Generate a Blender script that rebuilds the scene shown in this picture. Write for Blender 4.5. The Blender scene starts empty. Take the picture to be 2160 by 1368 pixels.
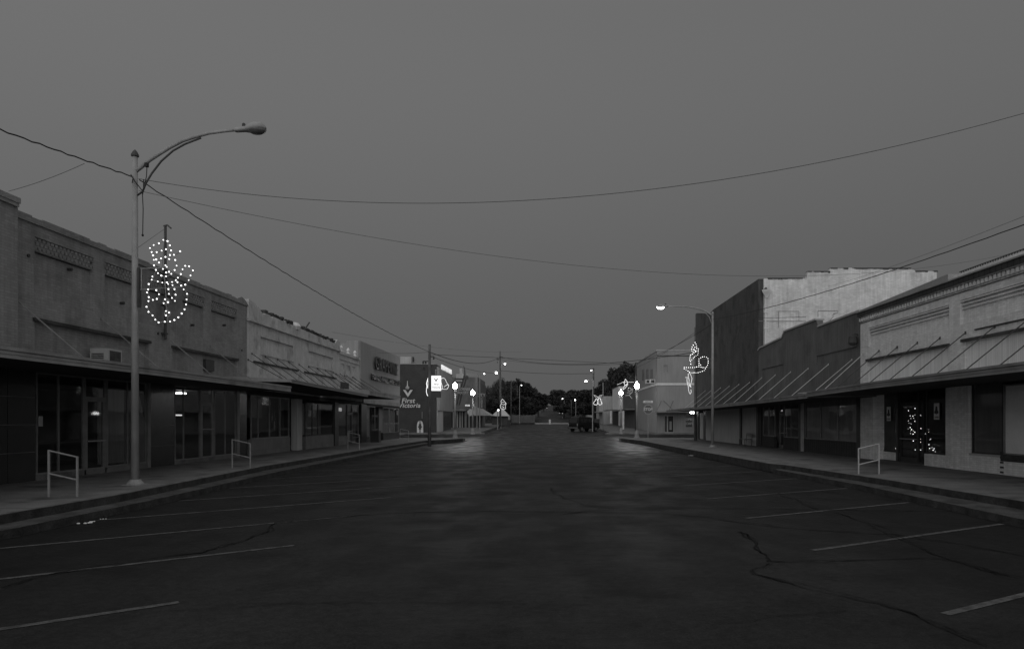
import bpy, bmesh, math, random
from mathutils import Vector, Matrix, noise as mnoise
random.seed(7)
F=1400.0; E=2.1; VX=1150.0; VY=888.0
C=bpy.context.scene.collection
def W(px,py,Y): return ((px-VX)*Y/F, Y, E-(py-VY)*Y/F)
def YF(px,X=15.0): return F*X/max(abs(px-VX),1e-3)
def ZW(px,py,X=15.0): return E-(py-VY)*YF(px,X)/F
def lerp(a,b,t): return a+(b-a)*t
GP=[(-50,0),(72,0),(100,.6),(160,1.65),(500,14),(6000,14)]
def gz(y):
    for (a,za),(b,zb) in zip(GP,GP[1:]):
        if y<=b: return lerp(za,zb,max(0,(y-a)/(b-a)))
    return 14
# ---------------------------------------------------------------- materials
MC={}
def mat(name,col,rough=.8,var=.25,scale=3.0,brick=None,streak=0,spec=.3,bump=.3,metal=0.,fine=40.,stain=0,mortar=.75):
    if name in MC: return MC[name]
    m=bpy.data.materials.new(name); m.use_nodes=True; nt=m.node_tree; N=nt.nodes; L=nt.links
    b=N['Principled BSDF']; b.inputs['Roughness'].default_value=rough
    b.inputs['Specular IOR Level'].default_value=spec; b.inputs['Metallic'].default_value=metal
    tc=N.new('ShaderNodeTexCoord'); geo=N.new('ShaderNodeNewGeometry')
    P=geo.outputs['Position']
    def nz(s,detail=5,vec=None,mul=(1,1,1)):
        mp=N.new('ShaderNodeMapping'); mp.inputs['Scale'].default_value=mul
        L.new(vec or P,mp.inputs['Vector'])
        n=N.new('ShaderNodeTexNoise'); n.inputs['Scale'].default_value=s; n.inputs['Detail'].default_value=detail
        L.new(mp.outputs[0],n.inputs['Vector']); return n.outputs['Fac']
    def mr(f,a,b_,lo,hi):
        r=N.new('ShaderNodeMapRange'); r.inputs[1].default_value=a; r.inputs[2].default_value=b_
        r.inputs[3].default_value=lo; r.inputs[4].default_value=hi; L.new(f,r.inputs[0]); return r.outputs[0]
    def mul(a,c):
        x=N.new('ShaderNodeMath'); x.operation='MULTIPLY'; L.new(a,x.inputs[0])
        if isinstance(c,float): x.inputs[1].default_value=c
        else: L.new(c,x.inputs[1])
        return x.outputs[0]
    v=mr(nz(scale),.3,.7,1-var,1+var)
    v=mul(v,mr(nz(fine,3),.3,.7,1-var*.5,1+var*.5))
    if streak: v=mul(v,mr(nz(2.2,6,None,(3,3,.25)),.35,.7,1-streak,1.08))
    if stain: v=mul(v,mr(nz(1.1,7),.55,.68,1.0,1-stain))
    h=nz(fine,4)
    if brick:
        sp=N.new('ShaderNodeSeparateXYZ'); L.new(P,sp.inputs[0])
        ad=N.new('ShaderNodeMath'); L.new(sp.outputs[0],ad.inputs[0]); L.new(sp.outputs[1],ad.inputs[1])
        cb=N.new('ShaderNodeCombineXYZ'); L.new(ad.outputs[0],cb.inputs[0]); L.new(sp.outputs[2],cb.inputs[1])
        bt=N.new('ShaderNodeTexBrick'); L.new(cb.outputs[0],bt.inputs['Vector'])
        bt.inputs['Scale'].default_value=1.0; bt.inputs['Brick Width'].default_value=brick[0]; bt.inputs['Row Height'].default_value=brick[1]
        bt.inputs['Mortar Size'].default_value=brick[2]; bt.inputs['Mortar Smooth'].default_value=.3
        bt.inputs['Color1'].default_value=(.9,.9,.9,1); bt.inputs['Color2'].default_value=(1.1,1.1,1.1,1); bt.inputs['Mortar'].default_value=(mortar,)*3+(1,)
        v=mul(v,bt.outputs['Color'])
        h=mr(bt.outputs['Fac'],0,1,1,0)
    v=mul(v,float(col))
    cc=N.new('ShaderNodeCombineColor')
    for i in range(3): L.new(v,cc.inputs[i])
    L.new(cc.outputs[0],b.inputs['Base Color'])
    bp=N.new('ShaderNodeBump'); bp.inputs['Strength'].default_value=bump; bp.inputs['Distance'].default_value=.02
    L.new(h,bp.inputs['Height']); L.new(bp.outputs[0],b.inputs['Normal'])
    MC[name]=m; return m
def emi(name,val,sample=True):
    if name in MC: return MC[name]
    m=bpy.data.materials.new(name); m.use_nodes=True; nt=m.node_tree; b=nt.nodes['Principled BSDF']
    b.inputs['Base Color'].default_value=(.8,.8,.8,1)
    b.inputs['Emission Color'].default_value=(1,1,1,1); b.inputs['Emission Strength'].default_value=val
    m.cycles.emission_sampling='AUTO' if sample else 'NONE'
    MC[name]=m; return m
def glassmat(name,tint=.75,ref=.07,rough=.03):
    if name in MC: return MC[name]
    m=bpy.data.materials.new(name); m.use_nodes=True; nt=m.node_tree; N=nt.nodes; L=nt.links
    N.remove(N['Principled BSDF']); out=N['Material Output']
    t=N.new('ShaderNodeBsdfTransparent'); t.inputs[0].default_value=(tint,)*3+(1,)
    g=N.new('ShaderNodeBsdfGlossy'); g.inputs['Roughness'].default_value=rough; g.inputs[0].default_value=(.9,.9,.9,1)
    geo=N.new('ShaderNodeNewGeometry'); n=N.new('ShaderNodeTexNoise'); n.inputs['Scale'].default_value=.8; L.new(geo.outputs['Position'],n.inputs['Vector'])
    bp=N.new('ShaderNodeBump'); bp.inputs['Strength'].default_value=.10; bp.inputs['Distance'].default_value=.03; L.new(n.outputs['Fac'],bp.inputs['Height']); L.new(bp.outputs[0],g.inputs['Normal'])
    dt=N.new('ShaderNodeVectorMath'); dt.operation='DOT_PRODUCT'; L.new(geo.outputs['Normal'],dt.inputs[0]); L.new(geo.outputs['Incoming'],dt.inputs[1])
    def mt(op,a,c):
        x=N.new('ShaderNodeMath'); x.operation=op
        for i,q in enumerate((a,c)):
            if isinstance(q,(int,float)): x.inputs[i].default_value=q
            else: L.new(q,x.inputs[i])
        return x.outputs[0]
    fr=mt('MULTIPLY',mt('POWER',mt('SUBTRACT',1.0,mt('ABSOLUTE',dt.outputs['Value'],0)),5),.9)
    ad=N.new('ShaderNodeMath'); ad.use_clamp=True; L.new(fr,ad.inputs[0]); ad.inputs[1].default_value=ref
    mx=N.new('ShaderNodeMixShader'); L.new(ad.outputs[0],mx.inputs[0]); L.new(t.outputs[0],mx.inputs[1]); L.new(g.outputs[0],mx.inputs[2]); L.new(mx.outputs[0],out.inputs[0])
    MC[name]=m; return m
def leafmat(name,col):
    m=mat(name,col,.9,.5,.35,fine=2.0,bump=0,spec=.1); return m
# ---------------------------------------------------------------- builders
ORG={}
class MB:
    def __init__(s): s.v=[]; s.f=[]
    def add(s,vs,fs):
        o=len(s.v); s.v+= [tuple(v) for v in vs]; s.f+=[tuple(i+o for i in f) for f in fs]; return s
    def box(s,x0,x1,y0,y1,z0,z1):
        if x0>x1: x0,x1=x1,x0
        if y0>y1: y0,y1=y1,y0
        if z0>z1: z0,z1=z1,z0
        v=[(x,y,z) for z in (z0,z1) for y in (y0,y1) for x in (x0,x1)]
        return s.add(v,[(0,2,3,1),(4,5,7,6),(0,1,5,4),(2,6,7,3),(0,4,6,2),(1,3,7,5)])
    def tube(s,pts,r,n=8,r2=None,cap=True):
        pts=[Vector(p) for p in pts]; k=len(pts); base=len(s.v); prev=None
        for i,p in enumerate(pts):
            d=(pts[min(i+1,k-1)]-pts[max(i-1,0)]).normalized()
            if prev is None:
                a=Vector((0,0,1)) if abs(d.z)<.9 else Vector((1,0,0)); u=d.cross(a).normalized()
            else: u=(prev-d*prev.dot(d)).normalized()
            prev=u; w=d.cross(u); rr=r if r2 is None else lerp(r,r2,i/(k-1))
            for j in range(n):
                a=2*math.pi*j/n; s.v.append(tuple(p+u*math.cos(a)*rr+w*math.sin(a)*rr))
        for i in range(k-1):
            for j in range(n):
                a=base+i*n+j; b=base+i*n+(j+1)%n; s.f.append((a,b,b+n,a+n))
        if cap: s.f.append(tuple(base+j for j in reversed(range(n)))); s.f.append(tuple(base+(k-1)*n+j for j in range(n)))
        return s
    def lathe(s,prof,c,n=16):
        base=len(s.v)
        for r,z in prof:
            for j in range(n):
                a=2*math.pi*j/n; s.v.append((c[0]+r*math.cos(a),c[1]+r*math.sin(a),c[2]+z))
        for i in range(len(prof)-1):
            for j in range(n):
                a=base+i*n+j; b=base+i*n+(j+1)%n; s.f.append((a,b,b+n,a+n))
        s.f.append(tuple(base+j for j in reversed(range(n)))); s.f.append(tuple(base+(len(prof)-1)*n+j for j in range(n)))
        return s
    def ball(s,c,r,n=10,m=7,sz=1):
        return s.lathe([(max(1e-4,r*math.sin(math.pi*i/m)),-r*sz*math.cos(math.pi*i/m)) for i in range(m+1)],c,n)
    def extX(s,poly,x0,x1):   # polygon in (y,z)
        k=len(poly); v=[(x0,y,z) for y,z in poly]+[(x1,y,z) for y,z in poly]
        return s.add(v,[tuple(range(k)),tuple(reversed(range(k,2*k)))]+[(i,(i+1)%k,(i+1)%k+k,i+k) for i in range(k)])
    def extY(s,poly,y0,y1,dz=0):   # polygon in (x,z); dz shifts the far end
        k=len(poly); v=[(x,y0,z) for x,z in poly]+[(x,y1,z+dz) for x,z in poly]
        return s.add(v,[tuple(range(k)),tuple(reversed(range(k,2*k)))]+[(i,(i+1)%k,(i+1)%k+k,i+k) for i in range(k)])
    def extZ(s,poly,z0,z1):
        k=len(poly); v=[(x,y,z0) for x,y in poly]+[(x,y,z1) for x,y in poly]
        return s.add(v,[tuple(range(k)),tuple(reversed(range(k,2*k)))]+[(i,(i+1)%k,(i+1)%k+k,i+k) for i in range(k)])
    def gridwall(s,pt,u0,u1,w0,w1,holes,depth):
        us=sorted({u0,u1}|{h[0] for h in holes}|{h[1] for h in holes}); ws=sorted({w0,w1}|{h[2] for h in holes}|{h[3] for h in holes})
        def filled(i,j):
            if i<0 or j<0 or i>=len(us)-1 or j>=len(ws)-1: return False
            cu=(us[i]+us[i+1])/2; cw=(ws[j]+ws[j+1])/2
            return not any(h[0]<cu<h[1] and h[2]<cw<h[3] for h in holes)
        for i in range(len(us)-1):
            for j in range(len(ws)-1):
                if not filled(i,j): continue
                a,b,c,d=us[i],us[i+1],ws[j],ws[j+1]
                s.add([pt(a,c,0),pt(b,c,0),pt(b,d,0),pt(a,d,0)],[(0,1,2,3)])
                for (p,q,ni,nj) in (((a,c),(a,d),i-1,j),((b,c),(b,d),i+1,j),((a,c),(b,c),i,j-1),((a,d),(b,d),i,j+1)):
                    if not filled(ni,nj): s.add([pt(p[0],p[1],0),pt(q[0],q[1],0),pt(q[0],q[1],depth),pt(p[0],p[1],depth)],[(0,1,2,3)])
        return s
    def build(s,name,m,parent=None,smooth=False,label=None):
        o3=ORG.get(parent.name,(0,0,0)) if parent else (0,0,0)
        me=bpy.data.meshes.new(name); me.from_pydata([(x-o3[0],y-o3[1],z-o3[2]) for x,y,z in s.v],[],s.f); me.materials.append(m)
        bm=bmesh.new(); bm.from_mesh(me); bmesh.ops.recalc_face_normals(bm,faces=bm.faces); bm.to_mesh(me); bm.free()
        if smooth:
            for p in me.polygons: p.use_smooth=True
        o=bpy.data.objects.new(name,me); C.objects.link(o)
        if parent: o.parent=parent; ORG[o.name]=o3
        if label: o['label']=label
        return o
def thing(name,label,cat,loc,group=None):
    o=bpy.data.objects.new(name,None); o.empty_display_size=.2; C.objects.link(o); o.location=loc; ORG[o.name]=tuple(loc)
    o['label']=label; o['category']=cat
    if group: o['group']=group
    return o
def tag(o,label,cat,group=None):
    o['label']=label; o['category']=cat
    if group: o['group']=group
    return o
def struct(o,kind='structure'): o['kind']=kind; return o
def copy_tree(src,loc,label):
    r=src.copy(); C.objects.link(r); r.location=loc; r['label']=label
    def rec(a,b):
        for ch in list(a.children):
            c=ch.copy(); C.objects.link(c); c.parent=b; rec(ch,c)
    rec(src,r); return r
ROT={'F':Matrix.Rotation(math.pi/2,4,'X'),'L':Matrix.Rotation(math.pi/2,4,'Z')@Matrix.Rotation(math.pi/2,4,'X'),'R':Matrix.Rotation(-math.pi/2,4,'Z')@Matrix.Rotation(math.pi/2,4,'X')}
def text(name,s,size,ext,loc,face,m,parent,sx=1.0,bold=.02,shear=0,align='CENTER',sp=1.0):
    cu=bpy.data.curves.new('t','FONT'); cu.body=s; cu.size=size; cu.extrude=ext/2; cu.offset=bold*size; cu.align_x=align; cu.align_y='CENTER'; cu.shear=shear; cu.resolution_u=3; cu.space_character=sp
    t=bpy.data.objects.new('t',cu); C.objects.link(t); dg=bpy.context.evaluated_depsgraph_get(); dg.update()
    me=bpy.data.meshes.new_from_object(t.evaluated_get(dg)); bpy.data.objects.remove(t); bpy.data.curves.remove(cu)
    o3=ORG.get(parent.name,(0,0,0)) if parent else (0,0,0)
    M=Matrix.Translation(Vector(loc)-Vector(o3))@ROT[face]@Matrix.Diagonal((sx,1,1,1)); me.transform(M)
    me.materials.clear(); me.materials.append(m); me.name=name
    o=bpy.data.objects.new(name,me); C.objects.link(o)
    if parent: o.parent=parent; ORG[o.name]=o3
    return o
# palette (greys)
def asphalt():
    m=bpy.data.materials.new('asphalt'); m.use_nodes=True; nt=m.node_tree; N=nt.nodes; L=nt.links; b=N['Principled BSDF']
    geo=N.new('ShaderNodeNewGeometry'); P=geo.outputs['Position']
    def nz(s,d,mul=(1,1,1),w=0):
        mp=N.new('ShaderNodeMapping'); mp.inputs['Scale'].default_value=mul; L.new(P,mp.inputs['Vector'])
        n=N.new('ShaderNodeTexNoise'); n.inputs['Scale'].default_value=s; n.inputs['Detail'].default_value=d; L.new(mp.outputs[0],n.inputs['Vector']); return n.outputs['Fac']
    def mr(f,a,c,lo,hi):
        r=N.new('ShaderNodeMapRange'); r.inputs[1].default_value=a; r.inputs[2].default_value=c; r.inputs[3].default_value=lo; r.inputs[4].default_value=hi; L.new(f,r.inputs[0]); return r.outputs[0]
    def mth(op,a,c):
        x=N.new('ShaderNodeMath'); x.operation=op
        for i,q in enumerate((a,c)):
            if isinstance(q,(int,float)): x.inputs[i].default_value=q
            else: L.new(q,x.inputs[i])
        return x.outputs[0]
    v=mr(nz(.25,6,(1,.35,1)),.3,.7,.72,1.2)
    v=mth('MULTIPLY',v,mr(nz(1.6,5,(1,.6,1)),.3,.7,.88,1.12))
    v=mth('MULTIPLY',v,mr(nz(38,3),.25,.75,.5,1.6))
    v=mth('MULTIPLY',v,mr(nz(9,4),.3,.7,.75,1.3))
    v=mth('MULTIPLY',v,mr(nz(.7,7),.52,.68,1.0,.62))
    # tyre-polished lanes run along the street (paler wheel tracks), parking bays are oil-dark
    sp=N.new('ShaderNodeSeparateXYZ'); L.new(P,sp.inputs[0])
    ax=mth('ABSOLUTE',sp.outputs[0],0)
    lane=mr(ax,3.6,6.5,1.0,.62); v=mth('MULTIPLY',v,lane)
    v=mth('MULTIPLY',v,.018)
    cc=N.new('ShaderNodeCombineColor')
    for i in range(3): L.new(v,cc.inputs[i])
    L.new(cc.outputs[0],b.inputs['Base Color'])
    r=mr(nz(.9,6,(1,.7,1)),.40,.62,-.10,.10)
    r=mth('ADD',r,mr(sp.outputs[1],30,48,.66,.47)); L.new(r,b.inputs['Roughness'])
    b.inputs['Specular IOR Level'].default_value=.12
    bp=N.new('ShaderNodeBump'); bp.inputs['Strength'].default_value=.5; bp.inputs['Distance'].default_value=.012; L.new(nz(45,4),bp.inputs['Height'])
    bp2=N.new('ShaderNodeBump'); bp2.inputs['Strength'].default_value=.7; bp2.inputs['Distance'].default_value=.06; L.new(nz(1.7,6,(.7,1.2,1)),bp2.inputs['Height']); L.new(bp.outputs[0],bp2.inputs['Normal']); L.new(bp2.outputs[0],b.inputs['Normal'])
    return m
M_ASPH=asphalt()
M_TAR=mat('tar',.008,.7,.3,2.0,spec=.08)
M_LINE=mat('worn_paint',.07,.8,.55,6.0,fine=55,stain=.5)
M_CONC=mat('concrete',.14,.9,.28,1.2,stain=.5,fine=30,bump=.5)
M_LIP=mat('kerb_lip',.13,.95,.35,3,stain=.3,fine=20,bump=.8)
M_BCLEAR=None
M_KERB=mat('old_kerb',.05,.95,.45,2.5,stain=.5,fine=22,bump=1.0)
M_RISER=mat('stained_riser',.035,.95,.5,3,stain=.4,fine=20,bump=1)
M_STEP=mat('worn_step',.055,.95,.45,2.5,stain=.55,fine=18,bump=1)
M_ROD=mat('pale_painted_rod',.42,.6,.1,2)
M_GROUND=mat('ground_soil',.035,1,.4,.2,fine=3,spec=.05)
M_DKBR=mat('dark_painted_brick',.22,.85,.14,.9,brick=(.23,.08,.010),streak=.12,mortar=.84,stain=.25)
M_DKBR2=mat('brown_brick',.06,.9,.2,.7,brick=(.23,.08,.01),streak=.25,mortar=1.25)
M_DKST=mat('dark_stucco',.15,.9,.2,.8,streak=.1,stain=.25,fine=12)
M_TALL=mat('dark_weathered_stucco',.08,.9,.22,.6,streak=.35,stain=.35,fine=9)
M_CHAR=mat('charcoal_stucco',.12,.9,.15,.8,streak=.2,stain=.15)
M_PALE=mat('pale_stucco',.45,.85,.14,1.4,streak=.10,stain=.35,fine=7)
M_PALEBR=mat('pale_painted_brick',.62,.8,.08,.8,brick=(.22,.075,.007),streak=.10,mortar=.8,stain=.12)
M_PALEBR2=mat('pale_corrugated_panel',.66,.7,.08,1,brick=(.09,8,.006),mortar=.72)
M_WHBR=mat('white_painted_brick',.62,.8,.16,.9,brick=(.23,.08,.009),streak=.12,mortar=.72,stain=.18)
M_GREY=mat('smooth_grey_render',.26,.8,.07,.5,streak=.1)
M_GREY2=mat('light_grey_render',.40,.8,.1,.5,streak=.15)
M_BANK=mat('bank_brick',.045,.85,.15,.8,brick=(.23,.08,.01),mortar=1.3)
M_FASC=mat('awning_metal',.23,.6,.2,1.5,stain=.35,spec=.4)
M_FASC2=mat('grey_awning_metal',.17,.6,.2,1.5,stain=.35,spec=.4)
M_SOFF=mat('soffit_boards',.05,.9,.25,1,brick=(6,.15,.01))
M_ALU=mat('aluminium_frame',.17,.45,.2,3,spec=.5,metal=.3)
M_ALUD=mat('dark_frame',.03,.5,.2,3,spec=.4)
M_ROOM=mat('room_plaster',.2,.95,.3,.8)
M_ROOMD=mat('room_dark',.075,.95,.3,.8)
M_TILE=mat('black_glass_tile',.03,.25,.15,1,spec=.4,bump=.02)
M_BULK=mat('pale_bulkhead_tile',.15,.6,.12,1.5,brick=(.6,.6,.008),mortar=.7,stain=.25)
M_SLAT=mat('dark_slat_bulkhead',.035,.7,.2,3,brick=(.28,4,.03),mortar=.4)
M_POLE=mat('galvanised_steel',.26,.6,.12,3,streak=.15,spec=.4,bump=.03)
M_POLED=mat('dark_steel',.05,.6,.2,3)
M_WOOD=mat('weathered_pole_wood',.13,.95,.3,2,streak=.4)
M_WIRE=mat('black_wire',.02,.7,.1)
M_WIREG=mat('grey_wire',.09,.6,.1)
M_WHITE=mat('white_paint',.62,.6,.1,2)
M_SIGNG=mat('sign_grey',.33,.6,.1,2)
M_LEAF=leafmat('foliage_dark',.045); M_LEAF2=leafmat('foliage_bare_twigs',.065)
M_BARK=mat('bark',.05,.95,.3,4,streak=.3)
M_CAR=mat('car_paint_black',.006,.4,.05,1,spec=.25,bump=0)
M_CARG=mat('car_glass_dark',.01,.08,.02,1,spec=.6,bump=0)
M_RUB=mat('rubber',.015,.9,.1)
M_CHROME=mat('chrome',.5,.2,.05,1,metal=1.0,bump=0)
M_CURT=mat('curtain_cloth',.3,.9,.1,1,brick=(.12,9,.02),mortar=.6)
M_REFL=mat('pale_reflection_tone',.66,.9,.15,.7)  # pale tone imitating sky and buildings mirrored in a pane
M_BULB=emi('bulb_glow',3.0,False); M_GLOBE=emi('globe_glow',80); M_LAMP=emi('lamp_glow',24); M_FAR=emi('far_lamp_glow',6,False)
M_BOX=emi('sign_light',1.0); M_DIM=emi('dim_glow',.9,False); M_NEON=emi('neon_pale',.35,False)
M_GLASS=glassmat('shop_glass'); M_GLASSD=glassmat('tinted_glass',.6,.05); M_GLASSC=glassmat('clear_glass',.97,.03)
SKY_H=.100; SKY_T=.150; SKY_B=.95; SKY_Z=.35; SKY_N=.0; SUN_E=.15
# ---------------------------------------------------------------- ground
def sheet(name,m,xl,xr,ys,dz,zf=gz,kind='structure',parent=None):
    mb=MB(); pts=[]
    for y in ys: pts+= [(xl(y),y,zf(y)+dz),(xr(y),y,zf(y)+dz)]
    mb.add(pts,[(2*i,2*i+1,2*i+3,2*i+2) for i in range(len(ys)-1)])
    return struct(mb.build(name,m))
ys=[-40,0,30,60,72,88,100,120,140,160,200,250,300,350,400,450,500,700,1200,3000]
mb=MB(); xs=[-2500,-400,-60,0,60,400,2500]; k=len(xs)
mb.add([(x,y,gz(y)-.02) for y in ys for x in xs],[(j*k+i,j*k+i+1,(j+1)*k+i+1,(j+1)*k+i) for j in range(len(ys)-1) for i in range(k-1)])
struct(mb.build('ground',M_GROUND))
def pl(tab):
    def f(y):
        if y<=tab[0][0]: return tab[0][1]
        for (a,xa),(b,xb) in zip(tab,tab[1:]):
            if y<=b: return lerp(xa,xb,(y-a)/(b-a))
        return tab[-1][1]
    return f
LR=pl([(12,-9.6),(16,-9.65),(26,-10.3),(45,-10.5),(60,-10.3),(64,-9.0),(68,-8.2)])
LS=pl([(12,-10.2),(16,-10.2),(26,-11.0),(45,-11.2),(60,-10.9),(64,-9.3),(68,-8.45)])
RR=pl([(12,9.4),(20,9.6),(27,9.2),(50,8.6),(60,8.5),(68,7.6)])
RS=pl([(12,10.55),(20,10.25),(27,9.6),(27.2,9.3),(50,8.75),(60,8.7),(68,7.8)])
yy=[-40,-10,5,10,12,14,16,18,20,23,26,27,27.2,30,35,40,45,50,55,60,62,64,66,68,70,72]
# road: main street, cross street, and the road up the hill, one mesh
mb=MB()
def strip(mb,xl,xr,ys,dz,zf=gz):
    pts=[]
    for y in ys: pts+=[(xl(y),y,zf(y)+dz),(xr(y),y,zf(y)+dz)]
    mb.add(pts,[(2*i,2*i+1,2*i+3,2*i+2) for i in range(len(ys)-1)])
strip(mb,lambda y:LR(y)-.05,lambda y:RR(y)+.05,yy,0)
strip(mb,lambda y:-90,lambda y:90,[72,80,88],0)
strip(mb,lambda y:-8.0,lambda y:8.6,[88,92,100,110,120,130,140,150,160],0)
strip(mb,lambda y:-6.5,lambda y:6.5,[160,180,200,250,300,350,400,450,500],.005)
struct(mb.build('road',M_ASPH))
def pave(name,m,xin,xout,ys,z0,z1,cap_y=True):
    mb=MB()
    for a,b in zip(ys,ys[1:]):
        v=[(xin(a),a,z1),(xout(a),a,z1),(xout(b),b,z1),(xin(b),b,z1),(xin(a),a,z0),(xin(b),b,z0)]
        mb.add(v,[(0,1,2,3),(4,0,3,5)])
    b=ys[-1]; mb.add([(xin(b),b,z0),(xout(b),b,z0),(xout(b),b,z1),(xin(b),b,z1)],[(0,1,2,3)])
    return struct(mb.build(name,m))
def jag(f,amp,seed):
    return lambda y: f(y)+amp*(mnoise.noise(Vector((y*1.7,seed,0)))+.6*mnoise.noise(Vector((y*5.1,seed,3))))
fy=[-10+.35*i for i in range(int(80/.35))]
ly=[y for y in fy if y<=68]+[68,70]
pave('sidewalk',M_CONC,jag(LS,.045,1),lambda y:-16,ly,0,.35)
pave('sidewalk',M_CONC,jag(RS,.045,2),lambda y:16,ly,0,.35)
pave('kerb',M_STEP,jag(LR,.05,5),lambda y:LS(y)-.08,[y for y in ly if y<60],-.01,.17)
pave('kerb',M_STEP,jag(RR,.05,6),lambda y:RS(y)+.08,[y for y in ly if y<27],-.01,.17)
# darker edging strip along the top of each sidewalk (old concrete lip)
for f,s,n in ((LS,-1,11),(RS,1,12)):
    mb=MB()
    for a,b in zip(ly,ly[1:]):
        if b>68: break
        j=jag(f,.045,1 if s<0 else 2); wd=.16+.05*mnoise.noise(Vector((a*2,n,0)))
        mb.add([(j(a)+s*.005,a,.354),(j(a)+s*wd,a,.354),(j(b)+s*wd,b,.354),(j(b)+s*.005,b,.354)],[(0,1,2,3)])
    struct(mb.build('sidewalk_lip',M_LIP))
# stained riser faces of the two steps
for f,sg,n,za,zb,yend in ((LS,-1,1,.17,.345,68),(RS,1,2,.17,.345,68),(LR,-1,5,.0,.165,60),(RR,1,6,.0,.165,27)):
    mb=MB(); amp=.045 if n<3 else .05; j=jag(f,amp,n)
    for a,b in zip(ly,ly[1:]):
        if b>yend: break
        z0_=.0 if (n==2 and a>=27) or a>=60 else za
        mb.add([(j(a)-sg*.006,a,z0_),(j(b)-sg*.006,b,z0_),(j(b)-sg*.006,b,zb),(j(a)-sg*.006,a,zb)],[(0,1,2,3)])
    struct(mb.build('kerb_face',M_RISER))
# expansion joints
mb=MB()
for s in (-1,1):
    y=6.0
    f=LS if s<0 else RS
    while y<67:
        mb.add([(f(y)+s*.1,y,.356),(s*14.9,y,.356),(s*14.9,y+.02,.356),(f(y)+s*.1,y+.02,.356)],[(0,1,2,3)]); y+=1.83
struct(mb.build('sidewalk_joints',M_TAR))
# far-side pavements beyond the cross street
for s in (-1,1):
    mb=MB(); yr=[88.5,92,96,100,110,120,130,140,150]
    xi=lambda y:s*(8.0 if y<91 else 9.0 if y<94 else 8.9)
    for a,b in zip(yr,yr[1:]):
        za,zb=gz(a)+.16,gz(b)+.16
        mb.add([(xi(a),a,za),(s*70,a,za),(s*70,b,zb),(xi(b),b,zb),(xi(a),a,za-.2),(xi(b),b,zb-.2)],[(0,1,2,3),(4,0,3,5)])
    mb.add([(xi(88.5),88.5,gz(88.5)-.05),(s*70,88.5,gz(88.5)-.05),(s*70,88.5,gz(88.5)+.16),(xi(88.5),88.5,gz(88.5)+.16)],[(0,1,2,3)])
    struct(mb.build('sidewalk',M_CONC))
# parking lines
def G(px,py,z=0): 
    Y=F*(E-z)/(py-VY); return ((px-VX)*Y/F,Y)
mb=MB()
def stripe(x0,y0,x1,y1,w=.11):
    d=Vector((x1-x0,y1-y0)).normalized(); n=Vector((-d.y,d.x))*w/2
    k=14
    for i in range(k):
        a,b=i/k,(i+1)/k; g=.0
        mb.add([(lerp(x0,x1,a)-n.x,lerp(y0,y1,a)-n.y,.006),(lerp(x0,x1,b)-n.x,lerp(y0,y1,b)-n.y,.006),(lerp(x0,x1,b)+n.x,lerp(y0,y1,b)+n.y,.006),(lerp(x0,x1,a)+n.x,lerp(y0,y1,a)+n.y,.006)],[(0,1,2,3)])
for k in range(-1,13):
    y0=2.1*F*(.002457+.001215*k)
    if y0<45: stripe(4.35,y0,RR(y0+2.9)-.1,y0+(RR(y0)-4.45)*.56)
    y0=2.1*F*(.00262+.0012*k)
    if y0<45: stripe(-4.25,y0,LR(y0-4)+.1,y0+(LR(y0-4)+4.35)*.80)
struct(mb.build('parking_lines',M_LINE))
# tar seams and cracks traced on the ground
mb=MB()
def crack(pts,w,seed):
    _crack(pts,w*.42,seed,0); _crack(pts,w*.28,seed+20,.05)
def _crack(pts,w,seed,off):
    P=[G(*p) for p in pts]; Q=[]
    for a,b in zip(P,P[1:]):
        n=max(2,int(math.hypot(b[0]-a[0],b[1]-a[1])/.09))
        for i in range(n): Q.append((lerp(a[0],b[0],i/n),lerp(a[1],b[1],i/n)))
    Q.append(P[-1]); R=[]
    for i,(x,y) in enumerate(Q):
        R.append((x+off+.16*mnoise.noise(Vector((x*1.3,y*1.3,seed)))+.05*mnoise.noise(Vector((x*7,y*7,seed))),y+off+.16*mnoise.noise(Vector((x*1.3,y*1.3,seed+9)))+.05*mnoise.noise(Vector((x*7,y*7,seed+9)))))
    for i in range(len(R)-1):
        (x0,y0),(x1,y1)=R[i],R[i+1]; d=Vector((x1-x0,y1-y0)); 
        if d.length<1e-4: continue
        d.normalize(); wf=lambda k_: w*max(.34,.6+1.5*mnoise.noise(Vector((k_*.13,seed,1)))+.9*mnoise.noise(Vector((k_*.6,seed,5)))); wa=wf(i); wb=wf(i+1)
        mb.add([(x0+d.y*wa,y0-d.x*wa,.011),(x1+d.y*wb,y1-d.x*wb,.011),(x1-d.y*wb,y1+d.x*wb,.011),(x0-d.y*wa,y0+d.x*wa,.011)],[(0,1,2,3)])
crack([(0,1240),(60,1222),(120,1210),(300,1180),(420,1165),(500,1145),(560,1120),(578,1103),(640,1097),(760,1086),(900,1080),(1040,1078),(1200,1080),(1400,1083),(1480,1090),(1560,1102),(1640,1112),(1760,1122),(1890,1128),(2040,1150),(2160,1175)],.045,1)
crack([(1160,1028),(1170,1042),(1210,1058),(1260,1070),(1300,1073),(1400,1070),(1600,1074),(1800,1076),(2100,1080)],.03,2)
crack([(1560,1120),(1590,1150),(1600,1165),(1625,1185),(1700,1186),(1850,1180),(1990,1178),(2060,1200),(2160,1222)],.04,3)
crack([(1620,1190),(1580,1202),(1600,1213),(1700,1235),(1800,1262),(1900,1290),(1990,1325),(2080,1362)],.035,4)
crack([(1640,1040),(1720,1072),(1800,1092),(1860,1118),(1960,1165),(2040,1190),(2120,1215)],.035,5)
crack([(350,1287),(460,1285),(600,1274),(760,1272),(930,1274),(1100,1270)],.014,6)
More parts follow.
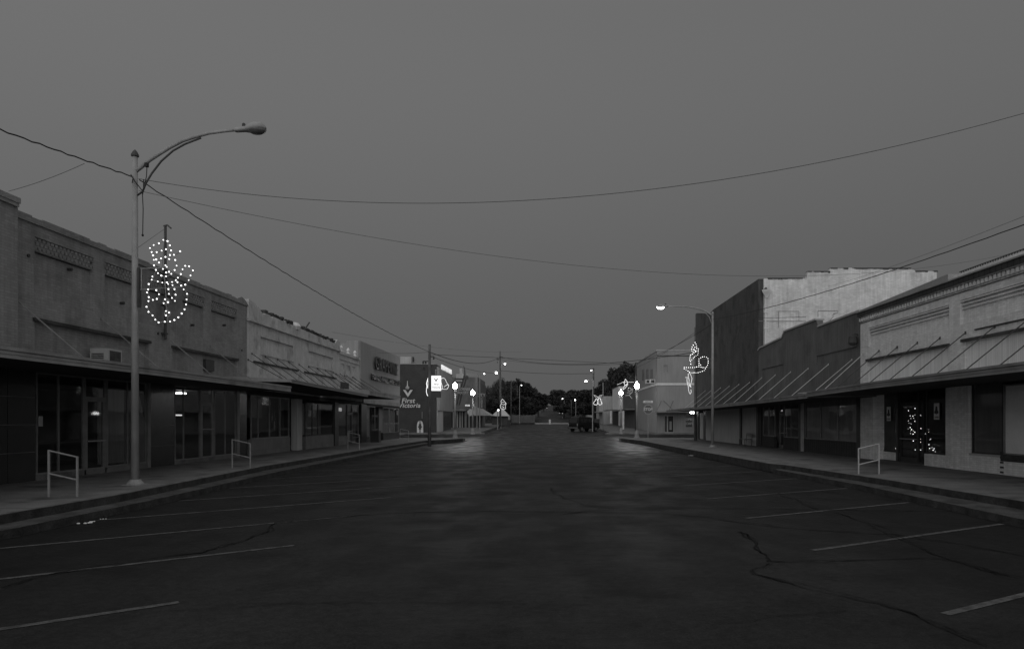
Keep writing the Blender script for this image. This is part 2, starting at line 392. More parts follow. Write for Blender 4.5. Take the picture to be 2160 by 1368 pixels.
crack([(1550,1122),(1575,1128),(1598,1142)],.03,7)
crack([(880,1000),(1000,1004),(1180,1003),(1350,1006),(1560,1003)],.025,8)
crack([(700,1030),(900,1027),(1120,1028),(1350,1031)],.018,9)
crack([(1180,1085),(1260,1076),(1400,1075)],.05,10)
crack([(860,1100),(930,1050),(1020,1002),(1060,975)],.012,12)
crack([(1500,1320),(1650,1300),(1800,1292)],.012,13)
struct(mb.build('road_cracks',M_TAR))
# raised pale barrier kerb crossing the far end, with small white post
mb=MB(); z=gz(150)
mb.extY([(-9.2,z-.1),(-9.2,z+.27),(6,z+.27),(6,z-.1)],150,150.3); o=mb.build('low_wall',M_SIGNG); tag(o,'low pale kerb wall running across the far end of the street','low wall')
mb=MB(); mb.lathe([(.28,0),(.28,.1),(.24,.12),(.24,.95),(.2,1.02),(.05,1.04)],(1.05,148.5,gz(148.5)),12); tag(mb.build('bollard',M_WHITE,smooth=False),'short white post in the road centre before the low wall','bollard')
# ---------------------------------------------------------------- facade helpers
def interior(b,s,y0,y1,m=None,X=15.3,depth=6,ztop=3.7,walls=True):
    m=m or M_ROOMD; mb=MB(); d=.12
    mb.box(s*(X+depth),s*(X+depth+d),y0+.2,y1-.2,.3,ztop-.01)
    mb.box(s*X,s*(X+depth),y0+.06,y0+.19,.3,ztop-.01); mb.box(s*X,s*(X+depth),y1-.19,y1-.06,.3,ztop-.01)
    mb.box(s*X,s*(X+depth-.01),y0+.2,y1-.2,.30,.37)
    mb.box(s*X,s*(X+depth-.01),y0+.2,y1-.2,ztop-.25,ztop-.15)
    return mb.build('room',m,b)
def window(b,s,X,y0,y1,z0,z1,n=1,fm=None,gm=None,fw=.05,back=None,hbar=None,label=None,sill=None,mull=None):
    fm=fm or M_ALU; gm=gm or M_GLASS
    mb=MB(); t=.07
    mb.box(s*X,s*(X+t),y0,y1,z0,z0+fw); mb.box(s*X,s*(X+t),y0,y1,z1-fw,z1)
    mb.box(s*X,s*(X+t),y0,y0+fw,z0+fw,z1-fw); mb.box(s*X,s*(X+t),y1-fw,y1,z0+fw,z1-fw)
    cuts=mull if mull else [lerp(y0,y1,i/n) for i in range(1,n)]
    for c in cuts: mb.box(s*(X+.002),s*(X+t-.002),c-fw*.4,c+fw*.4,z0+fw,z1-fw)
    if hbar: mb.box(s*(X+.004),s*(X+t-.004),y0+fw,y1-fw,hbar-.025,hbar+.025)
    w=mb.build('window',fm,b,label=label)
    a_,b_,c_,d_=y0+fw*.9,y1-fw*.9,z0+fw*.9,z1-fw*.9; MB().add([(s*(X+.033),a_,c_),(s*(X+.033),b_,c_),(s*(X+.033),b_,d_),(s*(X+.033),a_,d_)],[(0,1,2,3)]).build('pane',gm,w)
    if back: 
        bb=MB().box(s*(X+back[1]),s*(X+back[1]+.02),y0+.02,y1-.02,z0+.02 if len(back)<3 else back[2],z1-.03); bb.build(back[3] if len(back)>3 else 'curtain',back[0],w)
    if sill: MB().box(s*(X-.08),s*(X+.02),y0-.04,y1+.04,z0-.07,z0-.001).build('sill',sill,w)
    return w
def door(b,s,X,y0,y1,z0,z1,zt,fm=None,bar=1.35,label=None,dm=None,gm=None,f=.07,st=.09):
    fm=fm or M_ALU; mb=MB(); t=.08
    mb.box(s*X,s*(X+t),y0,y0+f,z0,z1); mb.box(s*X,s*(X+t),y1-f,y1,z0,z1)
    mb.box(s*X,s*(X+t),y0+f,y1-f,zt,zt+.06); mb.box(s*X,s*(X+t),y0+f,y1-f,z1-.05,z1)
    mb.box(s*(X+.01),s*(X+t),y0+f,y0+f+st,z0,zt); mb.box(s*(X+.01),s*(X+t),y1-f-st,y1-f,z0,zt)
    mb.box(s*(X+.01),s*(X+t),y0+f+st,y1-f-st,z0,z0+.2); mb.box(s*(X+.01),s*(X+t),y0+f+st,y1-f-st,zt-.1,zt)
    d=mb.build('door',dm or fm,b,label=label)
    pn=MB()
    for (a_,b_,c_,d_) in ((y0+f+st-.01,y1-f-st+.01,z0+.19,zt-.09),(y0+f,y1-f,zt+.06,z1-.05)): pn.add([(s*(X+.043),a_,c_),(s*(X+.043),b_,c_),(s*(X+.043),b_,d_),(s*(X+.043),a_,d_)],[(0,1,2,3)])
    pn.build('pane',gm or M_GLASS,d)
    h=MB(); h.box(s*(X-.05),s*(X-.02),y0+f+.02,y1-f-.02,bar-.02,bar+.02); h.box(s*(X-.03),s*(X+.02),y0+f+.03,y0+f+.06,bar-.02,bar+.02); h.box(s*(X-.03),s*(X+.02),y1-f-.06,y1-f-.03,bar-.02,bar+.02)
    h.build('handle',M_POLE,d)
    return d
def bx(b,name,m,s,x0,x1,y0,y1,z0,z1,label=None): return MB().box(s*x0,s*x1,y0,y1,z0,z1).build(name,m,b,label=label)
def tiles(b,s,X,y0,y1,z0,z1,zj,m=None,label=None):
    mb=MB(); zs=[z0]+list(zj)+[z1]
    for a,c in zip(zs,zs[1:]): mb.box(s*X,s*(X+.14),y0+.008,y1-.008,a+.008,c-.008)
    o=mb.build('tile_panel',m or M_TILE,b,label=label)
    MB().box(s*(X+.02),s*(X+.12),y0+.002,y1-.002,z0+.001,z1-.001).build('joint',M_ALU,o); return o
def awning(s,segs,Xe,label,rods,fm,slope=.14,th=.24,name='awning',group=None,rodm=None):
    """segs [(y,zbottom)...] edge line; rods list of (y, ztop)"""
    y0=segs[0][0]; t=thing(name,label,'awning',(s*13.5,y0,segs[0][1]),group)
    for (a,za),(b,zb) in zip(segs,segs[1:]):
        pass
    zf=pl(segs)
    mr=MB(); mf=MB(); ms=MB()
    for (a,za),(b,zb) in zip(segs,segs[1:]):
        d=zb-za
        mr.extY([(s*(Xe+.03),za+th-.04),(s*(Xe+.03),za+th),(s*14.98,za+th+slope),(s*14.98,za+th+slope-.06)],a,b,d)
        for i,(q0,q1,dx) in enumerate(((0,.28,0),(.28,.36,.02),(.36,.62,.0),(.62,.7,.02),(.7,1.0,-.025))):
            mf.extY([(s*(Xe+dx),za+th*q0),(s*(Xe+.05),za+th*q0),(s*(Xe+.05),za+th*q1),(s*(Xe+dx),za+th*q1)],a,b,d)
        ms.extY([(s*(Xe+.05),za+.03),(s*(Xe+.05),za+.05),(s*14.98,za+.1),(s*14.98,za+.07)],a,b,d)
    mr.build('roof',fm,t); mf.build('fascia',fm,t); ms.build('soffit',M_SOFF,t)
    # end faces
    me=MB()
    for y in (segs[0][0],segs[-1][0]):
        z=zf(y); me.extY([(s*(Xe+.02),z+.02),(s*(Xe+.02),z+th-.02),(s*14.96,z+th+slope-.07),(s*14.96,z+.09)],y-.012,y+.012)
    me.build('end_panel',fm,t)
    for (y,zt) in rods:
        z=zf(y)+th+slope*.55
        r=MB().tube([(s*12.9,y,z-.05),(s*14.97,y,zt)],.02,5)
        r.tube([(s*12.86,y,z-.1),(s*12.86,y,z+.02)],.035,6); r.box(s*14.955,s*14.985,y-.03,y+.03,zt-.05,zt+.05)
        r.build('tie_rod',rodm or M_POLED,t)
    return t
def ragged(y0,y1,z,step,amp,seed,zfun=None):
    out=[]; y=y0
    while y<y1-step*.5:
        h=(zfun(y) if zfun else z)+amp*round(1.6*mnoise.noise(Vector((y*2.1,seed,0))))*.5
        out+=[(y,h),(min(y+step,y1),h)]; y+=step
    return out
# ================================================================ LEFT SIDE
s=-1
# B0 near-left pier building
b=thing('shop_building','dark rendered shop with a pale capped cornice, cut by the left edge','building',(-15,12,.35))
y1=YF(38,14.7)
MB().gridwall(lambda u,w,d:(-14.7-d,u,w),4,y1,3.7,8.05,[],1).box(-30,-15.8,4,y1,3.7,7.2).build('wall',M_DKBR,b)
MB().box(-14.63,-15.2,3.9,y1-.04,8.051,8.15).box(-14.6,-15.2,3.85,y1-.02,8.15,8.30).build('cornice',M_FASC,b)
tiles(b,s,15.0,4,y1,.35,3.7,[1.2,2.0,2.8])
# B1 long dark brick
YB1=YF(521); ya=YF(38,15)
b=thing('shop_building','long dark brick shop row with lattice brick panels under its roofline','building',(-15,26,.35))
pan=[(19.5,22.05),(22.6,24.75),(25.1,26.95),(27.45,29.25),(29.8,32.3)]
led=[(19.5,25.1),(26.7,32.3)]
holes=[(a,c,5.75,7.52) for a,c in pan]+[(a,c,3.9,5.04) for a,c in led]
mb=MB().gridwall(lambda u,w,d:(-15-d,u,w),y1,YB1,3.72,7.88,holes,.14)
top=ragged(y1,YB1-1.1,8.08,.41,.07,3)
mb.extX([(y1,7.88)]+top+[(YB1-1.1,8.1),(YB1-.7,8.22),(YB1-.35,8.15),(YB1,7.95),(YB1,7.88)],-14.94,-15.35)
mb.box(-15.14,-15.3,y1,YB1,3.72,7.88); mb.box(-15.31,-30,y1,YB1,3.72,7.3)
mb.build('wall',M_DKBR,b)
for a,c in pan:   # corbelled lattice
    g=MB(); n=int((c-a)/.17)
    for r in range(3):
        z=7.50-.13*r
        for i in range(n+1):
            yy0=a+(i+(r%2)*.5)*(c-a)/n
            if yy0+.1<c: g.box(-15.01,-15.12,yy0,yy0+.10,z-.085,z)
        g.box(-15.03,-15.135,a,c,z-.13,z-.085)
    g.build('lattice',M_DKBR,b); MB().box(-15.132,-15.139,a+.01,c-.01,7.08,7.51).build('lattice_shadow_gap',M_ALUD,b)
for a,c in led: MB().box(-14.93,-15.13,a-.08,c+.08,5.045,5.14).build('ledge',M_KERB,b)
bx(b,'vent',M_ALUD,s,15.0,15.125,29.35,30.1,4.35,4.85)
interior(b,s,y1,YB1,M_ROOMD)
P=lambda px:YF(px)
zt=3.55
tiles(b,s,15.0,y1+.01,P(75),.35,3.7,[1.2,2.0,2.8])
MB().box(-15.0,-15.12,P(77),P(310),.35,.52).build('bulkhead',M_CONC,b)
window(b,s,15.0,P(77),P(178),.52,zt,mull=[P(125)])
door(b,s,15.0,P(178)+.01,P(225),.36,zt,2.85,bar=1.45)
window(b,s,15.0,P(226),P(309),.53,zt,mull=[P(270)])
bx(b,'post',M_ALU,s,14.96,15.1,P(310),P(316),.35,zt)
tiles(b,s,15.0,P(317),P(368),.35,3.7,[1.15,1.95])
MB().box(-15.0,-15.12,P(369),P(499),.35,.50).build('bulkhead',M_CONC,b)
window(b,s,15.0,P(369),P(423),.50,zt,mull=[P(388)])
door(b,s,15.0,P(424),P(452),.36,zt,2.9,bar=1.75)
window(b,s,15.0,P(453),P(498),.51,zt,mull=[P(476)])
bx(b,'post',M_ALU,s,14.96,15.1,P(499),P(504),.35,zt)
tiles(b,s,15.0,P(505),YB1-.02,.35,3.7,[1.4,2.4])
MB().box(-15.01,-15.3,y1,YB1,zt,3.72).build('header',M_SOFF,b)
for (a_,z_) in ((21.0,6.9),(23.6,6.3),(28.3,6.2),(31.1,6.6),(25.7,5.5),(19.25,6.9),(32.8,5.6)): MB().tube([(-15.1,a_,z_),(-14.965,a_,z_)],.05,8).build('anchor_plate',M_ALUD,b)
MB().box(-14.985,-14.97,19.62,19.78,1.95,2.25).build('paper_notice',M_SIGNG,b)
# things seen in the lit empty shop
o=MB().box(-17.9,-17.95,26.6,28.2,.37,3.4).build('partition',M_GREY2,b)
mb=MB(); mb.add([(-16.6,26.3,.38),(-16.6,27.9,.38),(-16.6,27.9,.9),(-16.6,27.1,3.3),(-16.6,26.3,3.3),(-16.7,26.3,.38),(-16.7,27.9,.38),(-16.7,27.9,.9),(-16.7,27.1,3.3),(-16.7,26.3,3.3)],[(0,1,2,3,4),(9,8,7,6,5),(0,5,6,1),(1,6,7,2),(2,7,8,3),(3,8,9,4),(4,9,5,0)])
tag(mb.build('board',M_SIGNG),'pale board leaning inside the dim empty shop behind its window','board')
c=W(381,827,YF(381,16)); tag(MB().box(c[0]-.14,c[0]+.14,c[1]-.2,c[1]+.2,3.30,3.36).build('ceiling_light',emi('shop_lamp',8)),'small lit ceiling light inside the left shop window','light')
c=W(375,875,YF(375,15.6)); tag(MB().box(c[0]-.03,c[0]+.03,c[1]-.28,c[1]+.28,c[2]-.03,c[2]+.03).build('strip_light',M_DIM),'short glowing strip behind the left shop glass below the ceiling light','light')
# service mast
Ym=26.0; t=thing('service_mast','tall dark conduit mast on the dark brick facade behind the lit figure','mast',(-14.9,Ym,5.3))
MB().tube([(-14.88,Ym,5.3),(-14.88,Ym,9.75)],.05,8).build('pipe',M_POLED,t)
MB().tube([(-14.95,Ym,9.74),(-14.8,Ym,9.78),(-14.6,Ym-.1,9.62)],.03,6).build('weather_head',M_POLED,t)
for z in (5.5,6.6,7.6): MB().box(-14.82,-15.02,Ym-.09,Ym+.09,z,z+.06).build('clamp',M_POLED,t)
MB().tube([(-14.88,Ym,9.65),(-11.4,18.5,6.9)],.009,4).tube([(-14.88,Ym,9.65),(-12.8,22,6.0)],.009,4).build('guy_wire',M_WIREG,t)
# AC unit on awning
Ya=22.15; t=thing('air_conditioner','boxy pale air conditioner mounted above the left awning on dark brick wall','air conditioner',(-14.4,Ya,4.0))
ax0,ax1=-14.95,-14.35; az0,az1=3.84,4.50
MB().box(ax0,ax1,Ya-.35,Ya+.35,az0,az1).build('case',M_SIGNG,t)
MB().box(ax1,ax1+.012,Ya-.28,Ya+.28,az0+.06,az1-.07).build('side_grille',M_KERB,t)
g=MB(); 
for i in range(7): g.box(ax0+.06,ax1-.15,Ya-.372,Ya-.353,az0+.07+i*.065,az0+.1+i*.065)
g.build('front_grille',M_KERB,t)
# B2 pale stucco, crumbling top
YB2=YF(715)
b=thing('shop_building','pale stained stucco shop with a crumbling rubble-topped parapet','building',(-15,40,.35))
holes=[(YF(550),YF(618),5.68,6.55),(YF(651),YF(702),5.68,6.55)]
mb=MB().gridwall(lambda u,w,d:(-15-d,u,w),YB1,YB2,3.7,7.25,holes,.07)
mb.box(-15.07,-15.3,YB1,YB2,3.7,7.25)
zt2=lambda y: 8.05-.012*(y-YB1)-.18*(y>36)
top=ragged(YB1+1.6,YB2-1.0,0,.33,.16,8,lambda y:7.85-.02*(y-35))
mb.extX([(YB1,7.25),(YB1,8.25),(YB1+.5,8.18),(YB1+1.2,7.98)]+top+[(YB2-1.0,7.75),(YB2-.6,7.95),(YB2-.2,8.0),(YB2,7.6),(YB2,7.25)],-14.9,-15.32)
mb.box(-15.31,-30,YB1+.01,YB2,3.7,7.0)
mb.build('wall',M_PALE,b)
MB().box(-14.84,-15.0,YB1,YB2,7.16,7.26).build('cornice',M_PALE,b)
for (a,c,z) in ((YF(534),YF(628),5.12),(YF(641),YF(708),5.12)): MB().box(-14.92,-15.02,a,c,z,z+.09).build('ledge',M_KERB,b)
for h in holes: MB().box(-14.95,-15.03,h[0]-.05,h[1]+.05,h[3]+.002,h[3]+.07).box(-14.95,-15.03,h[0]-.05,h[1]+.05,h[2]-.07,h[2]-.002).build('panel_trim',M_PALE,b)
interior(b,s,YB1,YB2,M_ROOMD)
MB().box(-15.0,-15.2,P(530),P(612),.35,1.18).build('bulkhead',M_BULK,b)
window(b,s,15.02,P(531),P(611),1.19,3.45,mull=[P(546),P(570),P(592)],back=(M_ROOM,1.6,2.3,'valance'))
bx(b,'header',M_SOFF,s,15,15.3,YB1+.02,YB2-.02,3.46,3.72)
bx(b,'pillar',M_GREY2,s,14.98,15.35,P(626),P(637),.35,3.45)
MB().box(-16.2,-16.3,P(612),P(640),.35,3.45).build('entry_panel',M_SLAT,b)
MB().box(-15.0,-15.2,P(645),P(704),.35,1.15).build('bulkhead',M_BULK,b)
window(b,s,15.02,P(645),P(704),1.16,3.3,mull=[P(660),P(672)],fm=M_ALUD,back=(M_CURT,.9,1.2,'curtain'))
bx(b,'post',M_ALUD,s,14.95,15.25,P(705),P(713),.35,3.45)
# rubble things on the parapet
r=MB(); random.seed(3)
for i in range(230):
    y=random.uniform(YB1+2.2,YB2-.6); h=7.78-.02*(y-35)+random.uniform(0,.16)
    w=random.uniform(.04,.13); r.box(-14.95-random.uniform(0,.3),-15.05-random.uniform(.05,.3),y-w,y+w,h+.05,h+random.uniform(.12,.26))
struct(tag(r.build('rubble',M_KERB),'broken brick rubble heaped along the pale parapet','rubble'),'stuff')
for (pa,pb,lab) in (((600,682),(605,676),'short dark board stub sticking from the parapet rubble'),((641,695),(653,679),'long dark board leaning out of the parapet rubble')):
    A=Vector((-15.05,YF(pa[0]),ZW(*pa)-.15)); Bv=Vector((-15.05,YF(pa[0]),0)); px,py=pb; Y=YF(pa[0]); q=W(px,py,Y)
    tag(MB().tube([A,Vector((q[0],Y,q[2]))],.05,4).build('board',M_WOOD),lab,'board')
c=W(620,688,YF(620,15.1)); tag(MB().lathe([(.05,-.25),(.3,-.2),(.42,0),(.3,.18),(.1,.24)],c,9).build('plaster_lump',M_WHITE),'pale lump of plaster sitting on the crumbling parapet','plaster lump')
# B3 narrow pale with knobs
YB3=YF(758)
b=thing('shop_building','narrow pale shop with small round finials on its parapet','building',(-15,51,.35))
hz=[(a,a+.95,5.95,6.35) for a in (48.7,50.1,51.5)]
mb=MB().gridwall(lambda u,w,d:(-15-d,u,w),YB2,YB3,3.7,7.1,hz,.08); mb.box(-15.08,-30,YB2+.01,YB3,3.7,7.0); mb.box(-14.9,-15.2,YB2,YB3,7.0,7.2)
mb.build('wall',M_PALE,b); MB().box(-14.93,-15.07,YB2,YB3,6.62,6.7).build('cornice',M_PALE,b)
for y in (48.9,50.6,52.4): MB().lathe([(.14,0),(.14,.1),(.07,.14),(.14,.3),(.08,.42),(.02,.5)],(-15.02,y,7.2),10).build('finial',M_WHITE,b)
bx(b,'shutter',M_KERB,s,14.96,15.0,48.6,50.6,4.0,5.0)
interior(b,s,YB2,YB3,M_ROOM)
MB().box(-15.0,-15.2,P(714),P(732),.35,1.0).build('bulkhead',M_BULK,b)
window(b,s,15.02,P(714),P(732),1.01,3.4,fm=M_ALUD)
door(b,s,15.02,P(733),P(743),.36,3.4,2.7,fm=M_ALUD)
window(b,s,15.02,P(744),P(757),.8,3.4,fm=M_ALU)
bx(b,'header',M_SOFF,s,15,15.3,YB2+.02,YB3-.02,3.42,3.72)
o=text('neon_sign','OPEN',.38,.03,(-15.1,P(717)+.3,2.95),'L',M_NEON,None,sx=.9); tag(o,'small glowing sign lettering in a left shop window','sign')
# B4 grapevine
YB4=YF(843.5)
b=thing('shop_building','plain grey shop with raised dark letters on a smooth tall front','building',(-15,61,.35))
mb=MB(); za,zb=8.62,8.72
mb.extX([(YB3,3.7),(YB3,za),(YB4,zb),(YB4,3.7)],-15,-15.35)
mb.extY([(-15.35,3.7),(-15.35,8.6),(-16.0,8.6),(-16.0,8.42),(-17.8,8.3),(-17.8,3.7)],YB3+.003,YB3+.3)
mb.box(-15.36,-30,YB3+.31,YB4,3.7,7.6); mb.box(-17.8,-30,YB3+.003,YB3+.3,3.7,7.8)
mb.build('wall',M_GREY,b)
MB().box(-14.97,-15.05,YB3,YB3+.25,4.4,8.6).build('trim',M_SIGNG,b)
LT=mat('letter_enamel',.03,.4,.1,2,spec=.5)
yc=(YF(785)+YF(836))/2
text('lettering','GRAPEVINE',1.62,.16,(-14.84,yc,7.15),'L',LT,b,sx=1.0,bold=.0,sp=1.05); text('letter_face','GRAPEVINE',1.66,.03,(-14.745,yc,7.15),'L',LT,b,sx=1.0,bold=.0,sp=1.05)
text('lettering','FOODS WINES FINE GIFTS',.78,.12,(-14.86,(YF(776)+YF(843))/2,5.9),'L',LT,b,sx=1.05,bold=0,sp=1.15); text('letter_face','FOODS WINES FINE GIFTS',.80,.03,(-14.775,(YF(776)+YF(843))/2,5.9),'L',LT,b,sx=1.05,bold=0,sp=1.15)
interior(b,s,YB3,YB4,M_ROOMD)
bx(b,'bulkhead',M_TILE,s,14.98,15.2,P(772),P(793),.35,.75); bx(b,'bulkhead',M_TILE,s,14.98,15.2,P(808),P(842),.35,1.0)
window(b,s,15.02,P(773),P(792),.76,3.4,back=(M_CURT,.5))
door(b,s,15.4,P(794),P(807),.36,3.4,2.6,fm=M_ALUD)
window(b,s,15.02,P(809),P(842),1.01,3.4,n=3,back=(M_CURT,.4))
bx(b,'post',M_ALUD,s,14.9,15.3,P(760),P(771),.35,3.5)
bx(b,'header',M_SOFF,s,15,15.3,YB3+.02,YB4-.02,3.42,3.71)
tag(bx(None,'planter',M_ALUD,s,13.9,14.6,P(771),P(776),.35,1.3),'square dark planter box standing by the post before the grey shop','planter')
# awnings left
zA=lambda px,X:E+0
awning(s,[(4,3.48),(20,3.49),(YF(614,11.8),3.47)],11.8,'long metal awning over the near left shops, striped fascia with rusty patches',[(18.75,5.55),(22.4,5.55),(26.05,5.5),(29.7,5.45),(31.2,4.6)],M_FASC,th=.25,rodm=M_FASC2)
awning(s,[(YF(614,11.8)+.05,3.9),(YF(776,11.8),3.72)],11.8,'higher middle awning hung on many thin rods under the pale parapets',[(33.45,5.2)]+[(33.9+1.62*i,5.55) for i in range(12)],M_GREY,th=.16)
awning(s,[(YF(779,11.8)+.1,3.86),(YF(845,11.8),3.84)],11.8,'short pale boxed awning before the grey lettered shop',[(47.5,5.5),(49.5,5.5),(51.5,5.5),(53.8,5.5)],M_FASC,th=.34)
bx(b,'window_canopy',M_FASC2,-1,14.88,14.97,54.4,68.2,3.6,3.95)
# ================================================================ RIGHT SIDE
s=1
YR1=YF(1815)
b=thing('shop_building','pale painted brick shop with toothed brick cornice and glass shopfront','building',(15,20,.35))
ztop=lambda px,py:ZW(px,py)
hA=(YF(1985),YF(1835),5.95,7.05); 
holes=[(YF(2002),YF(1832),5.57,6.42),(14.2,YF(2025),5.6,6.46),(YF(2000),YF(1832),3.85,4.88),(14.2,YF(2035),3.85,4.93),(6,13.4,5.6,6.46),(6,13.4,3.85,4.93)]
mb=MB().gridwall(lambda u,w,d:(15+d,u,w),4,YR1,3.7,6.7,holes,.12)
mb.box(15.12,15.3,4,YR1,3.7,6.7); mb.box(15.31,30,4,YR1,3.7,6.9)
mb.build('wall',M_PALEBR,b)
MB().box(15.0,15.35,4,YR1,6.7,6.98).build('frieze',M_PALEBR,b)
g=MB(); y=10.0
while y<YR1-.15:     # toothed course
    z=6.975
    g.box(14.90,15.02,y,y+.10,z-.16,z+.0); y+=.21
g.build('dentil_course',M_PALEBR,b)
def sl(y,base=0): return 6.98+base
def band(x0,x1,z0,z1,m,name,ya=4,yb=YR1):
    return MB().extX([(ya,sl(ya,z0)),(ya,sl(ya,z1)),(20,sl(20,z1)),(yb,sl(yb,z1)),(yb,sl(yb,z0)),(20,sl(20,z0))],x0,x1).build(name,m,b)
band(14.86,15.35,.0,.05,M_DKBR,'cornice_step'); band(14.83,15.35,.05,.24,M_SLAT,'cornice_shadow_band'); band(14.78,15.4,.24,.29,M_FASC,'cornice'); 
band(14.96,15.02,-.25,-.23,M_KERB,'string_course')
MB().extX([(4,sl(4,.29)),(4,sl(4,.44)),(YF(2003),sl(YF(2003),.44)),(YF(2003),sl(YF(2003),.29))],14.95,15.4).build('parapet_rail_base',M_PALEBR,b)
YJ=YF(2003)
g=MB()
for zz in (.45,.55): g.extX([(4,sl(4,zz)),(4,sl(4,zz+.02)),(YJ-.4,sl(YJ-.4,zz+.02)),(YJ-.4,sl(YJ-.4,zz))],15.1,15.14)
y=4.2
while y<YJ-.4: g.box(15.1,15.14,y,y+.025,sl(y,.44),sl(y,.57)); y+=.13 
g.build('roof_lattice',M_DKBR2,b)
MB().extX([(YJ+.1,sl(YJ,.29)),(YJ+.1,sl(YJ,.6)),(YR1,sl(YR1,.40)),(YR1,sl(YR1,.29))],15.0,15.4).build('parapet_flashing',M_GREY,b)
for h in holes[:2]+holes[4:5]:
    z1=min(h[3],6.9)
    g=MB()
    for i in range(3): g.box(15.0+.03*i,15.115,h[0]+.0,h[1]-.0,z1-.07-.13*i,z1-.025-.13*i)
    g.build('corbel_courses',M_PALEBR,b)
for h in holes[2:4]+holes[5:]:
    MB().box(14.90,15.05,h[0]-.1,h[1]+.1,h[3]+.001,h[3]+.10).build('ledge',M_KERB,b)
    if h[0]<16: MB().box(14.95,15.05,h[0]-.1,h[1]-.6,5.27,5.31).build('upper_ledge',M_KERB,b)
    MB().box(15.08,15.11,h[0]+.01,h[1]-.01,h[2],h[3]).build('transom_cladding',M_PALEBR2,b)
interior(b,s,4,YR1,M_ROOMD)
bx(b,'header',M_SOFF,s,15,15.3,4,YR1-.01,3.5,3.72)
bx(b,'pillar',M_PALEBR,s,14.99,15.5,P(1842),YR1-.01,.35,3.5)
P5=lambda px:YF(px,15.5)
MB().box(15.45,15.6,P5(1893),P5(1849),.35,.72).build('bulkhead',M_PALEBR,b)
window(b,s,15.47,P5(1893),P5(1852),.74,3.45,fm=M_ALUD,gm=M_GLASS)
door(b,s,15.5,P5(1936),P5(1898),.36,3.45,2.85,fm=M_ALUD,f=.03,st=.05)
window(b,s,15.5,P5(1948),P5(1937),.36,3.45,fm=M_ALUD,fw=.035)
bx(b,'post',M_ALUD,s,15.42,15.5,P5(1897.5),P5(1893.5),.36,3.45)
MB().box(15.05,15.3,P(1994),P(1947),.35,.82).build('bulkhead',M_PALEBR,b)
window(b,s,15.08,P(1993),P(1949),.84,3.45,fm=M_ALUD,gm=M_GLASS)
bx(b,'pillar',M_PALEBR,s,14.99,15.5,P(2042),P(1995),.35,3.5)
MB().box(15.03,15.3,P(2112),P(2043),.35,.95).build('bulkhead',M_PALEBR,b)
window(b,s,15.1,P(2109),P(2044),.98,3.45,fm=M_ALUD,gm=M_GLASSD,back=(M_GREY,.06),sill=M_SIGNG)
MB().box(15.0,15.3,10,P(2113),.35,.80).build('bulkhead',M_PALEBR,b)
MB().box(14.97,15.08,10,P(2112),.80,1.0).build('rotten_sill',M_KERB,b)
window(b,s,15.06,10,P(2112),1.01,3.3,fm=M_ALU,mull=[14.0],gm=M_GLASSC,back=(M_REFL,.05,1.03,'reflection_board'))  # added pale board behind the glass stands in for its bright reflection
g=MB(); 
for i in range(5): g.box(14.985,15.0,P(2117),P(2110),.40+i*.16,.46+i*.16)
g.build('exposed_brick_patch',M_ALUD,b)
# notices in the shop windows
for px,lab in ((1875,'small pale paper notice with a dark clover shape left of the shop door'),(1976,'larger pale paper notice with a dark clover shape right of the shop door')):
    X=15.45 if px<1900 else 15.06; Y=YF(px,X); t=thing('notice',lab,'notice',(X-.02,Y,2.4)); z=2.45 if px<1900 else 2.5
    MB().box(X-.012,X-.004,Y-.17,Y+.17,z-.33,z+.3).build('paper',M_WHITE,t)
    g=MB()
    for dy,dz,r in ((0,.12,.06),(0,.03,.075),(-.07,-.05,.06),(.07,-.05,.06)): g.tube([(X-.022,Y+dy,z+dz),(X-.013,Y+dy,z+dz)],r,12)
    g.box(X-.022,X-.013,Y-.015,Y+.015,z-.15,z)
    g.build('emblem',M_ALUD,t)
    text('writing','OPEN' if px<1900 else 'OPEN',.11,.004,(X-.014,Y,z-.25),'R',M_ALUD,t); 
# christmas tree lights inside
pts=[(600,408),(668,320),(685,378),(622,476),(658,478),(684,465),(600,540),(682,548),(633,580),(622,628),(595,645),(627,670),(665,673),(682,690),(624,707),(660,715),(662,803),(688,920),(757,922),(745,856),(757,782),(742,700),(750,660),(762,640),(750,540),(760,470),(742,440),(757,820),(822,710),(852,600),(848,640),(858,655),(843,785),(878,792),(850,818),(836,842),(868,852),(908,892),(877,903),(845,890),(935,905),(922,925),(950,945),(457,824),(433,902),(465,908),(630,510),(668,505),(640,655),(605,570),(890,780),(862,690)]
t=thing('christmas_tree','lit christmas tree of tiny white bulbs glowing inside the right shop door','christmas tree',(16.6,YF(1925,16.3),.37))
rng=random.Random(5)
bm0=None
for i,(zx,zy) in enumerate(pts):
    px=1820+zx*.1608; py=800+zy*.1608; X=16.2+rng.uniform(-.1,.2); Y=F*X/(px-VX); z=E-(py-VY)*Y/F
    if bm0 is None:
        m0=MB().ball((0,0,0),.015,6,4); me=bpy.data.meshes.new('bulb'); me.from_pydata(m0.v,[],m0.f); me.materials.append(emi('tiny_bulb',3.2,False)); bm0=me
    o=bpy.data.objects.new('bulb',bm0); C.objects.link(o); o.parent=t; k=rng.uniform(.5,1.25); o.scale=(k,k,k); o.location=(X-16.6,Y-YF(1925,16.3),z-.37)
tc=(17.1,YF(1925,17.1)); g=MB()
for i in range(5): g.lathe([(.75-.13*i,.5+.42*i),(.25-.04*i,.95+.42*i),(.04,1.1+.42*i)],(tc[0],tc[1],.37),11)
g.tube([(tc[0],tc[1],.37),(tc[0],tc[1],1.0)],.05,6); g.build('branches',M_LEAF,t)
